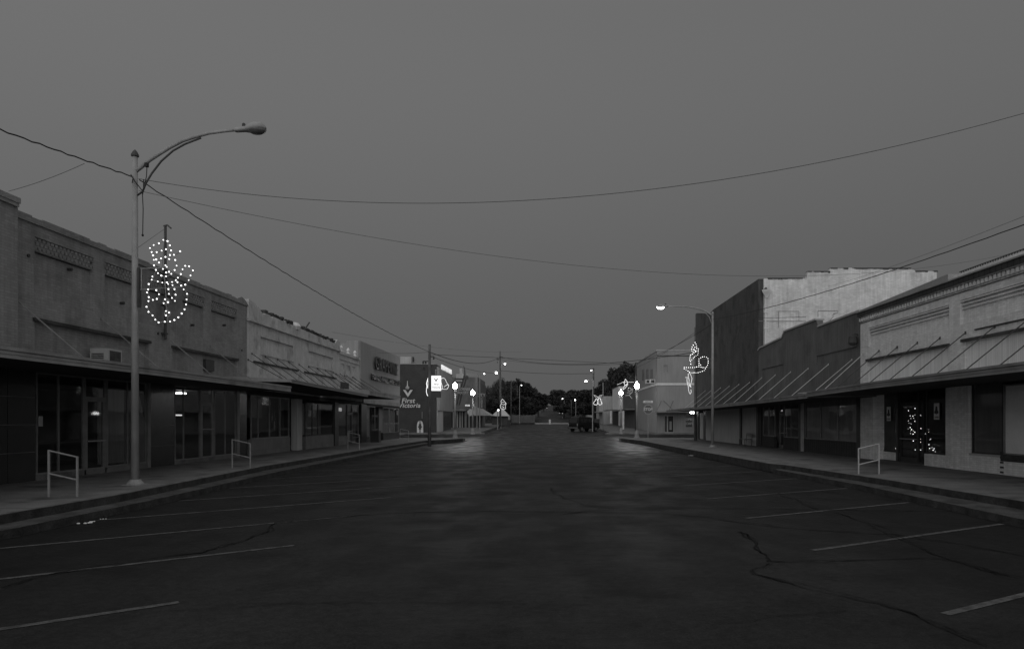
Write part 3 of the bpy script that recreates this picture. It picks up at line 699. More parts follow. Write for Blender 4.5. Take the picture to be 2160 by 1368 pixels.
# R2 charcoal stepped building
YR2=YF(1600)
b=thing('shop_building','charcoal rendered shop with a stepped pale-capped parapet','building',(15,39,.35))
q=[(1815,655),(1722,676),(1721,672),(1724,688)]
prof=[(YR1,ZW(1815,657)),(YF(1726),ZW(1726,690)),(YF(1722),ZW(1722,675)),(YF(1655),ZW(1655,700)),(YF(1650),ZW(1650,713)),(YF(1603),ZW(1603,735)),(YR2,ZW(1600,740))]
hp=[(YF(1808),YF(1722),5.2,6.3),(YF(1652),YF(1608),4.9,5.7)]
mb=MB().gridwall(lambda u,w,d:(15+d,u,w),YR1,YR2,3.55,5.0,[],.1)
z0=min(p[1] for p in prof)-.4
mb=MB().gridwall(lambda u,w,d:(15+d,u,w),YR1,YR2,3.55,5.9,[(h[0],h[1],h[2],min(h[3],5.7)) for h in hp],.06)
mb.box(15.06,15.3,YR1,YR2,3.55,5.9)
mb.extX([(YR1,5.9)]+prof+[(YR2,5.9)],15,15.35); mb.box(15.36,30,YR1+.01,YR2,3.55,6.1)
mb.build('wall',M_CHAR,b)
g=MB()
for (a,za),(c,zc) in zip(prof,prof[1:]):
    if abs(c-a)>.3: g.extX([(a,za+.004),(a,za+.10),(c,zc+.10),(c,zc+.004)],14.93,15.45)
g.build('coping',M_SIGNG,b)
interior(b,s,YR1,YR2,M_ROOM,ztop=3.5)
bx(b,'header',M_SOFF,s,15,15.3,YR1+.02,YR2-.01,3.3,3.56)
bx(b,'pillar',M_ALUD,s,14.98,15.3,YR1+.01,P(1807),.35,3.3)
bx(b,'bulkhead',M_SLAT,s,15.0,15.2,P(1806),P(1696),.35,1.08)
window(b,s,15.04,P(1806),P(1696),1.1,3.28,n=3,back=(M_CURT,.12))
bx(b,'post',M_SIGNG,s,14.95,15.05,P(1694.5),P(1690.5),.35,3.3)
bx(b,'pillar',M_ALUD,s,15,15.3,P(1690),P(1684),.35,3.3)
bx(b,'bulkhead',M_SLAT,s,15.0,15.2,P(1683),P(1652),.35,1.08)
window(b,s,15.04,P(1683),P(1652),1.1,3.28,n=2)
door(b,s,15.3,P(1650),P(1634),.36,3.28,2.6)
bx(b,'bulkhead',M_SLAT,s,15.0,15.2,P(1633),P(1608),.35,1.08)
window(b,s,15.04,P(1633),P(1608),1.1,3.28,n=2)
bx(b,'post',M_ALUD,s,14.95,15.2,P(1606),P(1601),.35,3.3)
c=(14.8,YF(1801,14.8)); t=thing('wall_lantern','dark round wall lantern near the top corner of the charcoal shop','lantern',(14.9,c[1],5.9))
MB().tube([(15,c[1],6.25),(14.85,c[1],6.3),(14.75,c[1],6.2)],.03,6).build('bracket',M_POLED,t); MB().lathe([(.05,.4),(.2,.3),(.22,0),(.12,-.1),(.02,-.12)],(14.75,c[1],5.85),10).build('shade',M_POLED,t)
# R3 tall dark building with white brick side
YR3=YF(1467)
b=thing('tall_building','tallest building, dark weathered front with a white painted brick side wall','building',(15,56,.35))
Yw=YR2+.005
prof=[(Yw,ZW(1600,588)),(YF(1505),ZW(1505,652)),(YF(1497),ZW(1497,661)),(YF(1490),ZW(1490,661)),(YF(1470),ZW(1470,660)),(YR3,ZW(1467,662))]
mb=MB(); mb.extX([(Yw,3.55)]+prof+[(YR3+.0,3.55)],15.0,15.35)
mb.box(15.36,30,Yw+.4,YR3-.01,3.55,10.4)
mb.build('front_wall',M_TALL,b)
zz=lambda y:E-(y-VY)*Yw/F; xx=lambda px:(px-VX)*Yw/F
rg=[]
def rgx(x0,x1,z,amp,seed):
    out=[];x=x0
    while x<x1-.15:
        h=z+amp*mnoise.noise(Vector((x*2.7,seed,0))); out+=[(x,h),(min(x+.3,x1),h)]; x+=.3
    return out
pr=[(15.36,zz(588))]+rgx(15.4,xx(1703),zz(587),.05,1)+rgx(xx(1704),xx(1751),zz(573),.06,2)+rgx(xx(1752),xx(1922),zz(566),.07,3)+[(xx(1930),zz(571))]+rgx(xx(1931),xx(1978),zz(572),.04,4)
MB().extY([(15.36,.35)]+pr+[(xx(1978),.35)],Yw,Yw+.35).build('side_wall',M_WHBR,b)
g=MB()
def cap(x0,x1,z,seed):
    x=x0
    while x<x1-.1:
        w=random.uniform(.12,.5); h=random.uniform(.02,.09)
        if random.random()<.75: g.box(x,min(x+w,x1),Yw-.03,Yw+.36,z-h,z+.05)
        x+=w+.02
cap(15.3,xx(1703),zz(587),1);cap(xx(1704),xx(1751),zz(573),1);cap(xx(1752),xx(1922),zz(566),1);cap(xx(1931),xx(1978),zz(572),1)
g.build('parapet_bricks',M_ALUD,b)
dp=thing('downpipe','pale rainwater pipe with funnel head on the white brick wall','downpipe',(xx(1614),Yw-.1,6))
MB().tube([(xx(1614),Yw-.08,6.0),(xx(1614),Yw-.08,zz(628))],.075,8).build('pipe',M_WHITE,dp)
MB().lathe([(.09,0),(.14,.15),(.3,.4),(.34,.5),(.34,.56)],(xx(1614),Yw-.36+.0,zz(630)),4).build('hopper',M_WHITE,dp)
MB().ball((xx(1613),Yw-.25,zz(611)),.12,6,5).ball((xx(1609),Yw-.2,zz(615)),.09,6,5).ball((xx(1618),Yw-.2,zz(616)),.1,6,5).build('debris',M_ALUD,dp)
for z in (zz(660),zz(694)): MB().box(xx(1610),xx(1618),Yw-.17,Yw-.0,z,z+.06).build('strap',M_WHITE,dp)
cd=MB()
def cline(pts):
    cd.tube([(xx(a),Yw-.03,zz(c)) for a,c in pts],.018,4)
cline([(1642,690),(1642,656),(1685,656),(1685,676)]); cline([(1600,677),(1700,677)]); cline([(1725,668),(1725,655),(1768,655)]); cline([(1750,676),(1757,668),(1757,662),(1765,660),(1768,657)])
tag(cd.build('conduit',M_POLE),'thin conduit lines running over the white brick side wall','conduit')
interior(b,s,Yw,YR3,M_ROOMD,ztop=3.4)
bx(b,'shopfront_panel',M_GREY2,s,15.0,15.12,P(1597),P(1489),.35,3.29)
bx(b,'post',M_ALUD,s,14.9,15.0,P(1565.5),P(1562.5),.35,3.3)
bx(b,'post',M_ALUD,s,14.9,15.2,P(1603),P(1598),.35,3.3)
bx(b,'door',M_SIGNG,s,15.05,15.12,P(1483),P(1475),.4,2.9); bx(b,'pillar',M_ALUD,s,14.97,15.2,P(1474),P(1468),.35,3.3); bx(b,'doorway_recess',M_ALUD,s,15.0,15.1,P(1488.5),P(1483.5),.35,3.3)
bx(b,'header',M_SOFF,s,15,15.3,Yw+.02,YR3-.01,3.3,3.54)
# bench
Y=YF(1570,14.4); t=thing('bench','small metal bench against the grey shopfront under the right awning','bench',(14.5,Y,.35))
for i in range(3): MB().box(14.2+.17*i,14.34+.17*i,Y-.8,Y+.7,.82,.85).build('seat_slat',M_POLE,t)
MB().box(14.74,14.77,Y-.8,Y+.7,1.05,1.25).build('backrest',M_FASC2,t)
for y in (Y-.7,Y+.6): MB().tube([(14.22,y,.35),(14.22,y,.83)],.02,6).tube([(14.7,y,.35),(14.76,y,1.25)],.02,6).tube([(14.22,y,.8),(14.7,y,.8)],.02,6).build('leg_frame',M_POLED,t)
rods=[(16.0+1.53*i,5.25) for i in range(11)]+[(32.4+2.7*i,5.1 if i<6 else 4.95) for i in range(12)]
Ysp=YF(1702,11.8)
awning(s,[(4,3.36),(15,3.34),(24,3.29),(Ysp,3.2)],11.8,'near right awning with deep dark fascia and long tie rods over the pale brick shop',[r for r in rods if r[0]<Ysp+.9],M_FASC2,th=.24)
awning(s,[(Ysp+.05,3.14),(45,3.04),(64.5,2.98)],11.8,'far right awning with pale rods before the charcoal shop and tall building',[r for r in rods if r[0]>Ysp+.9],M_FASC2,th=.2,rodm=M_ROD)
t=tag(MB().box(11.9,12.6,Ysp+.2,Ysp+.8,3.36,3.42).box(12.0,14.9,Ysp+.9,Ysp+1.6,3.40,3.45).build('flashing_sheet',M_SIGNG),'loose pale metal sheet lying where the right awnings meet','sheet')
# ================================================================ LAMP POLES
def cobra(side,X,Y,pxs,label,lit,head,H,poletop_px):
    t=thing('street_lamp',label,'street lamp',(X,Y,.35))
    MB().lathe([(.22,0),(.22,.05),(.16,.12),(.14,.16)],(X,Y,.34),12).box(X-.24,X+.24,Y-.24,Y+.24,.34,.37).build('base',M_POLE,t)
    MB().tube([(X,Y,.4),(X,Y,H-.2)],.105,14,.066).build('pole',M_POLE,t,smooth=True)
    MB().lathe([(.075,0),(.10,.02),(.095,.07),(.06,.14),(.03,.18),(.01,.2)],(X,Y,H-.25),12).build('cap',M_POLED if not lit else M_POLE,t)
    arm=[W(a,b,Y) for a,b in pxs[0]]; arm=[(X,Y,arm[0][2]-.12)]+arm; MB().tube(arm,.055,8,.04).build('arm',M_POLE,t,smooth=True)
    br_=[W(a,b,Y) for a,b in pxs[1]]; br_=[(X,Y,br_[0][2]-.15)]+br_; MB().tube(br_,.025,6).build('brace',M_POLED if not lit else M_POLE,t,smooth=True)
    h0=W(head[0][0],head[0][1],Y); h1=W(head[1][0],head[1][1],Y); d=Vector(h1)-Vector(h0); L_=d.length
    mb=MB(); n=12; prof=[(0,.07,.07,0),(.05,.09,.09,0),(.32,.10,.10,.0),(.45,.15,.15,.0),(.65,.21,.19,.0),(.85,.20,.17,.0),(.95,.14,.11,.0),(1,.03,.03,0)]
    base=0
    for u,ry,rz,dz in prof:
        c=Vector(h0)+d*u
        for j in range(n):
            a=2*math.pi*j/n; zz_=math.sin(a); mb.v.append((c.x,c.y+ry*math.cos(a),c.z+dz+rz*(zz_ if zz_>0 else zz_*.45)))
    for i in range(len(prof)-1):
        for j in range(n): a=i*n+j; b_=i*n+(j+1)%n; mb.f.append((a,b_,b_+n,a+n))
    hd=mb.build('lamp_head',M_POLE,t,smooth=True)
    c=Vector(h0)+d*.7
    lm=MB().lathe([(.02,-.14),(.1,-.125),(.17,-.07),(.19,.0)],(0,0,0),16); lm.v=[(c.x+x*1.35,c.y+y,c.z-.0+z) for x,y,z in lm.v]; lm.build('lens',(M_LAMP if lit else mat('lens_glass',.10,.2,.2,6,spec=.5)),hd,smooth=True)
    c=Vector(h0)+d*.28
    MB().lathe([(.045,0),(.05,.1),(.03,.13)],(c.x,c.y,c.z+.06),8).build('photocell',M_POLED,hd)
    return t
XL,YL=-11.31,18.3
t=cobra(-1,XL,YL,([(297,353),(315,338),(335,325),(358,311),(385,297),(410,289),(440,281),(470,277),(500,274)],[(301,404),(308,386),(320,366),(340,340),(365,318),(390,304),(424,291)]),
 'tall grey street lamp with long curved arm and unlit head on the left pavement',False,((496,276),(561,271)),E+576/76.5,312)
MB().tube([W(309,345,YL),W(310,352,YL),W(309,372,YL),W(304,392,YL),W(301,410,YL)],.012,5).box(*[v for v in (W(306,0,YL)[0],W(312,0,YL)[0],YL-.05,YL+.05,W(0,352,YL)[2],W(0,344,YL)[2])]).build('feed_wire',M_WIRE,t)
MB().tube([W(300,400,YL),W(302,440,YL),W(301,494,YL)],.012,5).ball(W(301,496,YL),.035,6,5).build('hanging_cable',M_WIRE,t)
MB().box(XL+.10,XL+.14,YL-.06,YL+.06,W(0,648,YL)[2],W(0,565,YL)[2]).build('mount_plate',M_POLED,t)
g=MB()
for a,b_ in (((278,372),(283,380)),((280,378),(279,386)),((276,368),(291,392)),((283,380),(300,402)),((303,378),(303,398))): g.tube([W(a[0],a[1],YL-.12),W(b_[0],b_[1],YL-.12)],.014,5)
g.build('wire_clamps',M_WIRE,t)
XR_,YR_=11.35,45.0
t=cobra(1,XR_,YR_,([(1501,664),(1490,657),(1478,652),(1462,648.5),(1445,646.5),(1425,646),(1408,646)],[(1500,680),(1496,668),(1488,660),(1476,654),(1464,650)]),
 'grey street lamp with a lit head on a curved arm over the right pavement',True,((1411,645),(1386,648)),E+233/31.1,655)
# ---- light decorations
def deco(name,label,cat,Y,fr,polys,loc_px,bulbs=True,br=.028,tr=.010,org=(0,0),sc=1,each=True,fm=None,group=None,glow=None):
    T=lambda p:W(org[0]+p[0]*sc,org[1]+p[1]*sc,Y)
    t=thing(name,label,cat,W(loc_px[0],loc_px[1],Y),group)
    g=MB()
    for pl_ in polys: g.tube([T(p) for p in pl_],tr,4,cap=False)
    for pl_ in fr: g.tube([T(p) for p in pl_],tr*1.5,4)
    g.build('wire_frame',fm or M_FASC,t)
    o3=ORG[t.name]; seen=set(); pts=[]
    for pl_ in polys:
        for p in pl_:
            if p not in seen: seen.add(p); pts.append(p)
    if each:
        m0=MB().ball((0,0,0),1,8,6); me=bpy.data.meshes.new('light_bulb'); me.from_pydata(m0.v,[],m0.f); me.materials.append(M_BULB)
        rng=random.Random(len(pts))
        for p in pts[:100]:
            q=T(p); o=bpy.data.objects.new('light_bulb',me); C.objects.link(o); o.parent=t; o.location=(q[0]-o3[0],q[1]-.03-o3[1],q[2]-o3[2]); k=br*rng.uniform(.8,1.2); o.scale=(k,k,k)
    else:
        g=MB()
        for p in pts: q=T(p); g.ball((q[0],q[1]-.03,q[2]),br,5,4)
        g.build('light_string',glow or M_DIM,t)
    return t
def interp(pl_,step):
    out=[pl_[0]]
    for a,b_ in zip(pl_,pl_[1:]):
        d=math.hypot(b_[0]-a[0],b_[1]-a[1]); n=max(1,round(d/step))
        out+=[(lerp(a[0],b_[0],i/n),lerp(a[1],b_[1],i/n)) for i in range(1,n+1)]
    return out
hat=[(303,335),(345,302),(402,283),(452,245),(498,258),(523,305),(538,362),(570,410),(583,467),(599,530),(577,578),(540,620),(482,647),(430,640),(392,613),(369,577),(348,527),(346,466),(337,415),(322,380),(303,335)]
polys=[hat,[(337,415),(378,380),(433,364),(481,348),(538,362)],[(346,466),(373,461),(427,450),(475,433),(525,412),(570,410),(638,371)],[(404,496),(346,466)],[(525,412),(517,457)],[(475,525),(489,543),(447,566)],[(483,606),(515,598),(489,543)],
[(323,685),(390,705),(440,717),(490,715),(548,710),(590,690),(613,663)],
[(369,577),(330,650),(323,685),(290,733),(283,793),(272,826),(290,878),(287,922),(265,985),(287,1041),(332,1080),(363,1127),(399,1158),(468,1150),(526,1148),(574,1131),(618,1101),(655,1060),(687,1013),(703,959),(709,903),(715,842),(677,793),(650,750),(608,712),(590,690)],
[(590,690),(613,663),(646,623),(665,570),(695,532),(738,537),(779,583),(753,638),(733,690),(695,740)],
[(373,801),(403,846),(380,898),(336,909),(290,878)],[(505,733),(508,790),(514,842),(547,887),(580,920),(587,851),(575,790),(553,745),(548,710)],
[(471,902),(455,945),(502,933),(471,902)],[(480,1032),(515,1050),(480,1080),(480,1032)]]
circ=lambda cx,cy,r:[(cx+r*math.cos(i*math.pi/8),cy+r*math.sin(i*math.pi/8)) for i in range(17)]
fr=[[(190,560),(350,555),(440,548)],[(190,795),(400,780),(650,765)],[(200,560),(200,795)],[(455,640),(470,820),(490,1150)],circ(479,928,34),circ(492,1058,34)]
deco('snowman_light','lit wire snowman with top hat and raised mitten hung on the near left street lamp','light decoration',YL-.02,fr,polys,(300,600),org=(260,460),sc=.19,br=.0165)
cs=.1024
flame=[(350,215),(315,270),(290,310),(280,350),(283,388),(310,408),(345,370),(370,385),(415,385),(418,345),(385,335),(382,293),(372,250),(350,215)]
stripe_=[(415,425),(405,467),(370,490),(337,512),(315,540),(283,570),(260,605),(243,585),(245,545),(250,505),(262,472),(297,453),(330,430),(365,400),(415,425)]
sau=[(128,728),(172,730),(215,730),(258,730),(300,730),(345,728),(384,718),(430,716),(475,722),(515,730),(557,732),(590,716)]
low=[(590,716),(565,755),(540,790),(500,808),(455,822),(413,835),(370,840),(330,835),(288,838),(240,825),(205,802),(165,775),(128,755),(128,728)]
ring=[(430,716),(430,680),(432,640),(430,595),(430,553),(467,530),(505,512),(545,508),(585,518),(617,545),(622,595),(620,635),(610,680),(590,716)]
deco('candle_light','lit wire candle on a round handled saucer hung on the right street lamp','light decoration',YR_-.02,[[(430,555),(720,550)],[(590,730),(720,735)],[(680,550),(680,735)],[(320,840),(320,560)]],[flame,[(347,315),(325,360),(330,430),(355,400),(347,315)],stripe_,sau,low,ring,[(432,640),(467,675)],[(262,660),(260,605)]],(1503,770),org=(1430,700),sc=cs,br=.021,tr=.006)
Y2=62
edge=[(210,870),(245,835),(270,900),(288,950),(280,1010),(265,1060),(250,1085),(268,1130),(240,1110),(225,1050),(232,990),(215,930),(210,870)]
edge2=[(160,935),(190,930),(185,990),(190,1045),(205,1085),(215,1140),(218,1200),(235,1250),(250,1272),(272,1240),(268,1190)]
deco('snowman_light','narrow bright wire figure seen edge on below the lit candle','light decoration',Y2,[],[interp(edge,22),interp(edge2,22)],(1455,800),org=(1430,700),sc=cs,br=.03,tr=.014,each=False,glow=emi('narrow_bulbs',1.1,False),fm=M_NEON)
# far bells (right of centre)
bs=.1316
bell1=[(750,765),(735,770),(722,800),(700,825),(697,840),(715,858),(745,862),(765,845),(768,800),(750,765)]
bell2=[(790,755),(775,765),(768,800),(772,845),(795,862),(825,852),(835,835),(818,805),(812,765),(790,755)]
deco('bell_light','pair of bright wire bells under a bow on the far right pole','light decoration',88,[],[interp(bell1,12),interp(bell2,12)],(1261,846),org=(1160,740),sc=bs,br=.045,tr=.018,each=False,glow=emi('b2',.8,False),fm=M_NEON)
deco('bow_light','dim wire bow above the bright bells on the far right pole','light decoration',88,[],[interp([(705,705),(740,715),(770,740),(800,712),(832,706),(815,730),(775,745),(735,745),(705,705)],14)],(1261,836),org=(1160,740),sc=bs,br=.03,tr=.02,each=False,glow=M_NEON,fm=M_NEON)
# far left snowman
q=[(780,790),(800,810),(830,850),(820,880),(822,920),(790,932),(757,915),(752,880),(765,850),(760,815),(780,790)]
deco('snowman_light','small far lit snowman beside the tall dark utility pole above the kiosk roof','light decoration',104,[],[interp(q,9),interp([(765,850),(800,870),(820,850)],9),interp([(775,830),(800,835)],9),interp([(775,890),(800,900),(785,915)],9)],(1061,855),org=(940,720),sc=.1536,br=.05,tr=.03,each=False,glow=emi('far_bulbs',.55,False),fm=M_POLE)
# bell beside light box, and edge-on figure on left utility pole
ls=.0658
bl=[(610,600),(640,565),(700,560),(740,590),(770,650),(800,720),(860,790),(850,850),(800,920),(740,920),(690,910),(640,920),(660,860),(645,790),(620,720),(605,660),(610,600)]
deco('bell_light','bright wire bell beside the lit white box sign','light decoration',60,[],[interp(bl,24),interp([(720,840),(780,790),(850,775)],24)],(940,812),org=(890,760),sc=ls,br=.026,tr=.008,each=False,glow=emi('bell_bulbs',1.0,False),fm=M_NEON)
e3=[(200,560),(180,620),(155,700),(150,760),(165,830),(150,900),(145,1000),(165,1090),(190,1130),(225,1080),(240,960),(215,860),(225,760),(220,650),(205,560)]
deco('snowman_light','bright narrow wire figure on the left wooden utility pole by the box sign','light decoration',52.3,[],[interp(e3,24),interp([(190,640),(195,720),(190,800),(190,880)],24)],(902,815),org=(890,760),sc=ls,br=.03,tr=.014,each=False,glow=emi('edge_bulbs',1.1,False),fm=M_NEON)
# candle behind right globe lamps
cz=.1316
deco('candle_light','bright wire candle figure above the right corner globe lamps','light decoration',84,[[(240,385),(300,365),(330,345),(510,345)]],[interp([(375,300),(350,350),(365,400),(410,370),(400,330),(375,300)],14),interp([(410,390),(370,440),(340,465),(335,440),(370,400),(410,375)],14)],(1320,812),org=(1270,760),sc=cz,br=.04,tr=.02,each=False,glow=emi('cbulbs',.9,False),fm=M_NEON)
deco('ring_light','dim wire ring with rays beside the right corner globe lamps','light decoration',84,[],[interp([(490,450),(480,510),(430,555),(380,560)],12),interp([(420,440),(415,480),(440,490),(470,470),(460,440),(430,435)],12),interp([(440,560),(475,605)],12),interp([(400,515),(450,515)],12)],(1331,830),org=(1270,760),sc=cz,br=.03,tr=.03,each=False,glow=M_NEON,fm=M_POLE)
# ---- globe lamps
def globe(X,Y,label,zb,src=None):
    if src: return copy_tree(src,(X,Y,zb),label)
    t=thing('globe_lamp',label,'street lamp',(X,Y,zb),'globe lamps at the street crossing')
    MB().lathe([(.30,0),(.30,.12),(.24,.16),(.22,.5),(.15,.75),(.13,.85)],(X,Y,zb),12).build('base',M_POLE,t)
    MB().tube([(X,Y,zb+.85),(X,Y,zb+4.95)],.11,12,.085).build('pole',M_POLE,t,smooth=True)
    MB().lathe([(.09,0),(.15,.06),(.12,.1),(.14,.3)],(X,Y,zb+4.9),12).build('collar',M_POLE,t)
    g=MB().lathe([(.10,0),(.20,.06),(.245,.18),(.25,.30),(.19,.44),(.10,.53),(.06,.56),(.04,.64),(.01,.68)],(X,Y,zb+5.2),16).build('globe',M_GLOBE,t,smooth=True)
    return t
gA=globe(-9.5,70,'lit globe lamp standing on the near left street corner',.35)
globe(-9.55,87.5,'brighter left globe lamp across the side street',.38,gA); globe(10.05,88,'lit globe lamp across the side street on the right',.40,gA); globe(9.6,69.5,'largest lit globe lamp, on the near right street corner',.35,gA)
# ---- railings
def railing(b1,b2,label,z1=.35,z2=.35,h1=1.09,h2=.94):
    (xa,y),(xb,_)=b1,b2
    t=thing('handrail',label,'handrail',(xa,y,z1),'handrails beside the kerb steps')
    for x,zb,h in ((xa,z1,h1),(xb,z2,h2+(z1-z2))):
        MB().box(x-.018,x+.018,y-.018,y+.018,zb,zb+h).build('post',M_POLE,t)
    tb=z2+h2+(z1-z2)
    for f0,f1 in ((0,0),(-.53,-.53)):
        MB().tube([(xa,y,z1+h1+f0-.02),(xb,y,tb+f1-.02)],.02,6).build('rail',M_POLE,t)
    return t
def rp(pa,pb,z):   # foot pixel -> ground at height z
    Y=F*(E-z)/(pa[1]-VY); return ((pa[0]-VX)*Y/F,Y),((pb[0]-VX)*Y/F,Y)
a,c=rp((103,1047),(163,1048),.35); railing(a,c,'nearest left handrail, before the dark tiled shopfront')
a,c=rp((490,987),(528,1000),.35); railing(a,c,'second left handrail, between the lit empty shop and the window shop',.35,.1)
a,c=rp((734,948),(758,955),.35); railing(a,c,'small left handrail before the narrow shop with finials',.35,.12)
a,c=rp((844,930),(862,937),.35); railing(a,c,'farthest left handrail beside the corner before the brick bank',.35,.12)
a,c=rp((1854,999),(1811,1012),.35); rr_=railing(a,c,'handrail on the right pavement before the pale brick shop',.35,.17,1.02,.86)
for o_ in rr_.children: o_.data.materials[0]=M_ROD
# ---- utility poles
def upole(px,base,top,Y,label,r=.14,m=None,z0=None,hw=True):
    X=(px-VX)*Y/F; z0=E-(base-VY)*Y/F; z1=E-(top-VY)*Y/F
    t=thing('utility_pole',label,'utility pole',(X,Y,z0))
    MB().tube([(X,Y,z0-.2),(X,Y,(z0+z1)/2),(X,Y,z1)],r,10,r*.72).build('shaft',m or M_WOOD,t,smooth=True)
    if hw:
        g=MB(); g.box(X-.03,X+.35,Y-.05,Y+.05,z1-1.0,z1-.92).box(X-.5,X,Y-.05,Y+.05,z1-1.35,z1-1.28)
        for dx,dz in ((-.5,-1.35),(-.3,-1.35),(.33,-1.0),(-.45,-1.8)): g.lathe([(.03,-.18),(.08,-.12),(.05,-.06),(.08,0),(.03,.05)],(X+dx,Y,z1+dz),6)
        g.build('insulators',M_POLED,t)
    return t
pL=upole(906,936,726,52,'wooden utility pole at the left corner with the box sign behind it')
upole(1055,897,740,110,'tall dark utility pole left of the street centre',.16)
upole(1252,906,776,100,'dark utility pole above the parked vehicle with a bright metal sleeve',.15,M_POLED,hw=False)
q=W(1252,0,100); MB().tube([(q[0]-.05,99.8,W(0,815,100)[2]),(q[0]-.05,99.8,W(0,802,100)[2])],.10,8).build('pole_sleeve',M_SIGNG,None); tag(bpy.data.objects['pole_sleeve'],'bright metal sleeve wrapped on the dark pole above the parked vehicle','pole sleeve')
upole(1272,905,806,96,'thin pale pole just right of the far bells',.075,M_POLE,hw=False)
upole(1467,930,690,60,'dark utility pole in front of the tall building edge',.13,hw=False)
upole(1341,925,764,70.5,'slim dark pole behind the largest right globe lamp',.09,M_POLED,hw=False)
for px,base,top,Y,lab in ((1078,893,800,150,'thin dark pole before the left trees'),(1091,893,812,170,'second thin pole left of the street, by the pale fence'),(1205,893,843,170,'thin far pole at the right edge of the hill road'),(1000,915,860,118,'thin dark post under the cafe awning')):
    upole(px,base,top,Y,lab,.10,M_WOOD,hw=False)
# ---- far lamps
def flamp(px,py,Y,pole,label,r=.26,e=None,arm=None):
    c=W(px,py,Y); X0=(pole-VX)*Y/F
    t=thing('street_lamp',label,'street lamp',(X0,Y,gz(Y)))
    zt=c[2]-.1 if arm is None else W(0,arm,Y)[2]
    MB().tube([(X0,Y,gz(Y)),(X0,Y,zt)],.09,8,.06).build('pole',M_POLE,t)
    MB().tube([(X0,Y,zt-.05),(lerp(X0,c[0],.4),Y,c[2]+.25),(c[0],Y,c[2]+.16)],.04,6).build('arm',M_POLE,t)
    MB().ball(c,r*.58,10,7,.75).build('lamp_bulb',e or M_FAR,t,smooth=True)
    return t
flamp(1047,786,100,1012,'lit street lamp with long arm just left of the tall dark pole',.30,M_LAMP,790)
flamp(1021.5,788,112,1006,'dimmer lamp at the roof edge of the cafe building',.22)
flamp(1065,767,112,1056.5,'small bright lamp high on the right side of the tall dark pole',.22,M_LAMP,772)
flamp(1236,803.5,98,1250,'brightest small lamp left of the dark sleeved pole',.28,M_LAMP,800)
flamp(1247,781,100,1251.5,'small lamp at the top of the dark sleeved pole',.17,M_LAMP,783)
flamp(1100,812,150,1096,'tiny lamp before the left tree mass',.22)
flamp(1135.5,841.5,260,1139,'faint lamp at the foot of the left trees by the hill road',.22,M_DIM)
flamp(1051,864.5,108,1049.5,'round white lamp beside the kiosk roof and far snowman',.26)
flamp(1186.5,840.5,230,1190,'highest of three small hill lamps right of the road',.33); flamp(1192,847,260,1195,'dim middle one of three small hill lamps',.26,M_DIM); flamp(1198,850,245,1201,'lowest of three small hill lamps right of the road',.32)
flamp(1213,843,150,1214.5,'bright small lamp over the parked vehicle',.24,M_LAMP)
for i,(px,py,l) in enumerate(((1180,870.5,'left faint road light low on the hill'),(1186.5,871.5,'middle faint road light low on the hill'),(1192,874,'right faint road light low on the hill'),(1153.5,860,'single faint light at the end of the hill road'))):
    c=W(px,py,235); t=thing('road_light',l,'light',(c[0],235,gz(235)))
    MB().tube([(c[0],235,gz(235)-.1),(c[0],235,c[2]-.15)],.04,5).build('post',M_POLED,t); MB().ball(c,.15,8,6,.7).build('lamp_bulb',M_NEON,t)
# ---- signs
def octo(X,Y,z,r,n=8): return [(X+r*math.cos(math.pi/8+i*math.pi/4),z+r*math.sin(math.pi/8+i*math.pi/4)) for i in range(8)]
M_RED=mat('sign_red_grey',.10,.6,.1,2)
Ys=76; X=(1367-VX)*Ys/F; zc=W(0,863,Ys)[2]; t=thing('stop_sign','octagonal stop sign with street name blade before the pale corner building','stop sign',(X,Ys,.1))
MB().box(X-.04,X+.04,Ys,Ys+.04,.1,W(0,843,Ys)[2]).build('post',M_POLE,t)
MB().extY(octo(X,Ys,zc,.56),Ys-.04,Ys-.02).build('border',M_SIGNG,t); MB().extY(octo(X,Ys,zc,.49),Ys-.06,Ys-.041).build('face',M_RED,t)
text('writing','STOP',.42,.01,(X,Ys-.07,zc),'F',M_WHITE,t,sx=.95)
MB().box(X-.55,X+.55,Ys-.03,Ys-.01,W(0,849,Ys)[2],W(0,844.5,Ys)[2]).build('street_name_blade',M_WHITE,t); text('street_name','MAIN ST',.17,.01,(X,Ys-.036,W(0,846.7,Ys)[2]),'F',M_RED,t)
Ys=91; X=(994-VX)*Ys/F; zc=W(0,869.5,Ys)[2]; t=thing('stop_sign','stop sign turned edge away behind the far left globe lamp','stop sign',(X,Ys,.4))
MB().box(X+.1,X+.16,Ys+.1,Ys+.14,.4,W(0,850,Ys)[2]).build('post',M_POLE,t); MB().extY(octo(X-.05,Ys,zc,.5),Ys,Ys+.03).build('face',M_FASC,t)
MB().box(X-.85,X-.2,Ys,Ys+.03,W(0,856.5,Ys)[2],W(0,852.5,Ys)[2]).box(X+.12,X+.4,Ys,Ys+.03,W(0,856,Ys)[2],W(0,852,Ys)[2]).build('street_name_blade',M_WHITE,t)
Ys=86.8; X=(886-VX)*Ys/F; zb=gz(88)+.16; zt_=W(0,892.5,90)[2]; Ys=90.2; X=(886-VX)*Ys/F
t=thing('arched_sign','white arched board with a dark emblem against the brick bank wall','sign',(X,Ys,zb))
w=.42; pr=[(X-w,zb),(X-w,zb+1.1),(X-w*.72,zb+1.5),(X-w*.25,zb+1.68),(X+w*.25,zb+1.68),(X+w*.72,zb+1.5),(X+w,zb+1.1),(X+w,zb)]
MB().extY(pr,Ys,Ys+.1).build('panel',M_WHITE,t); MB().box(X-.05,X+.05,Ys-.1,Ys-.02,zb-.3,zb+1.75).build('post',M_POLED,t)
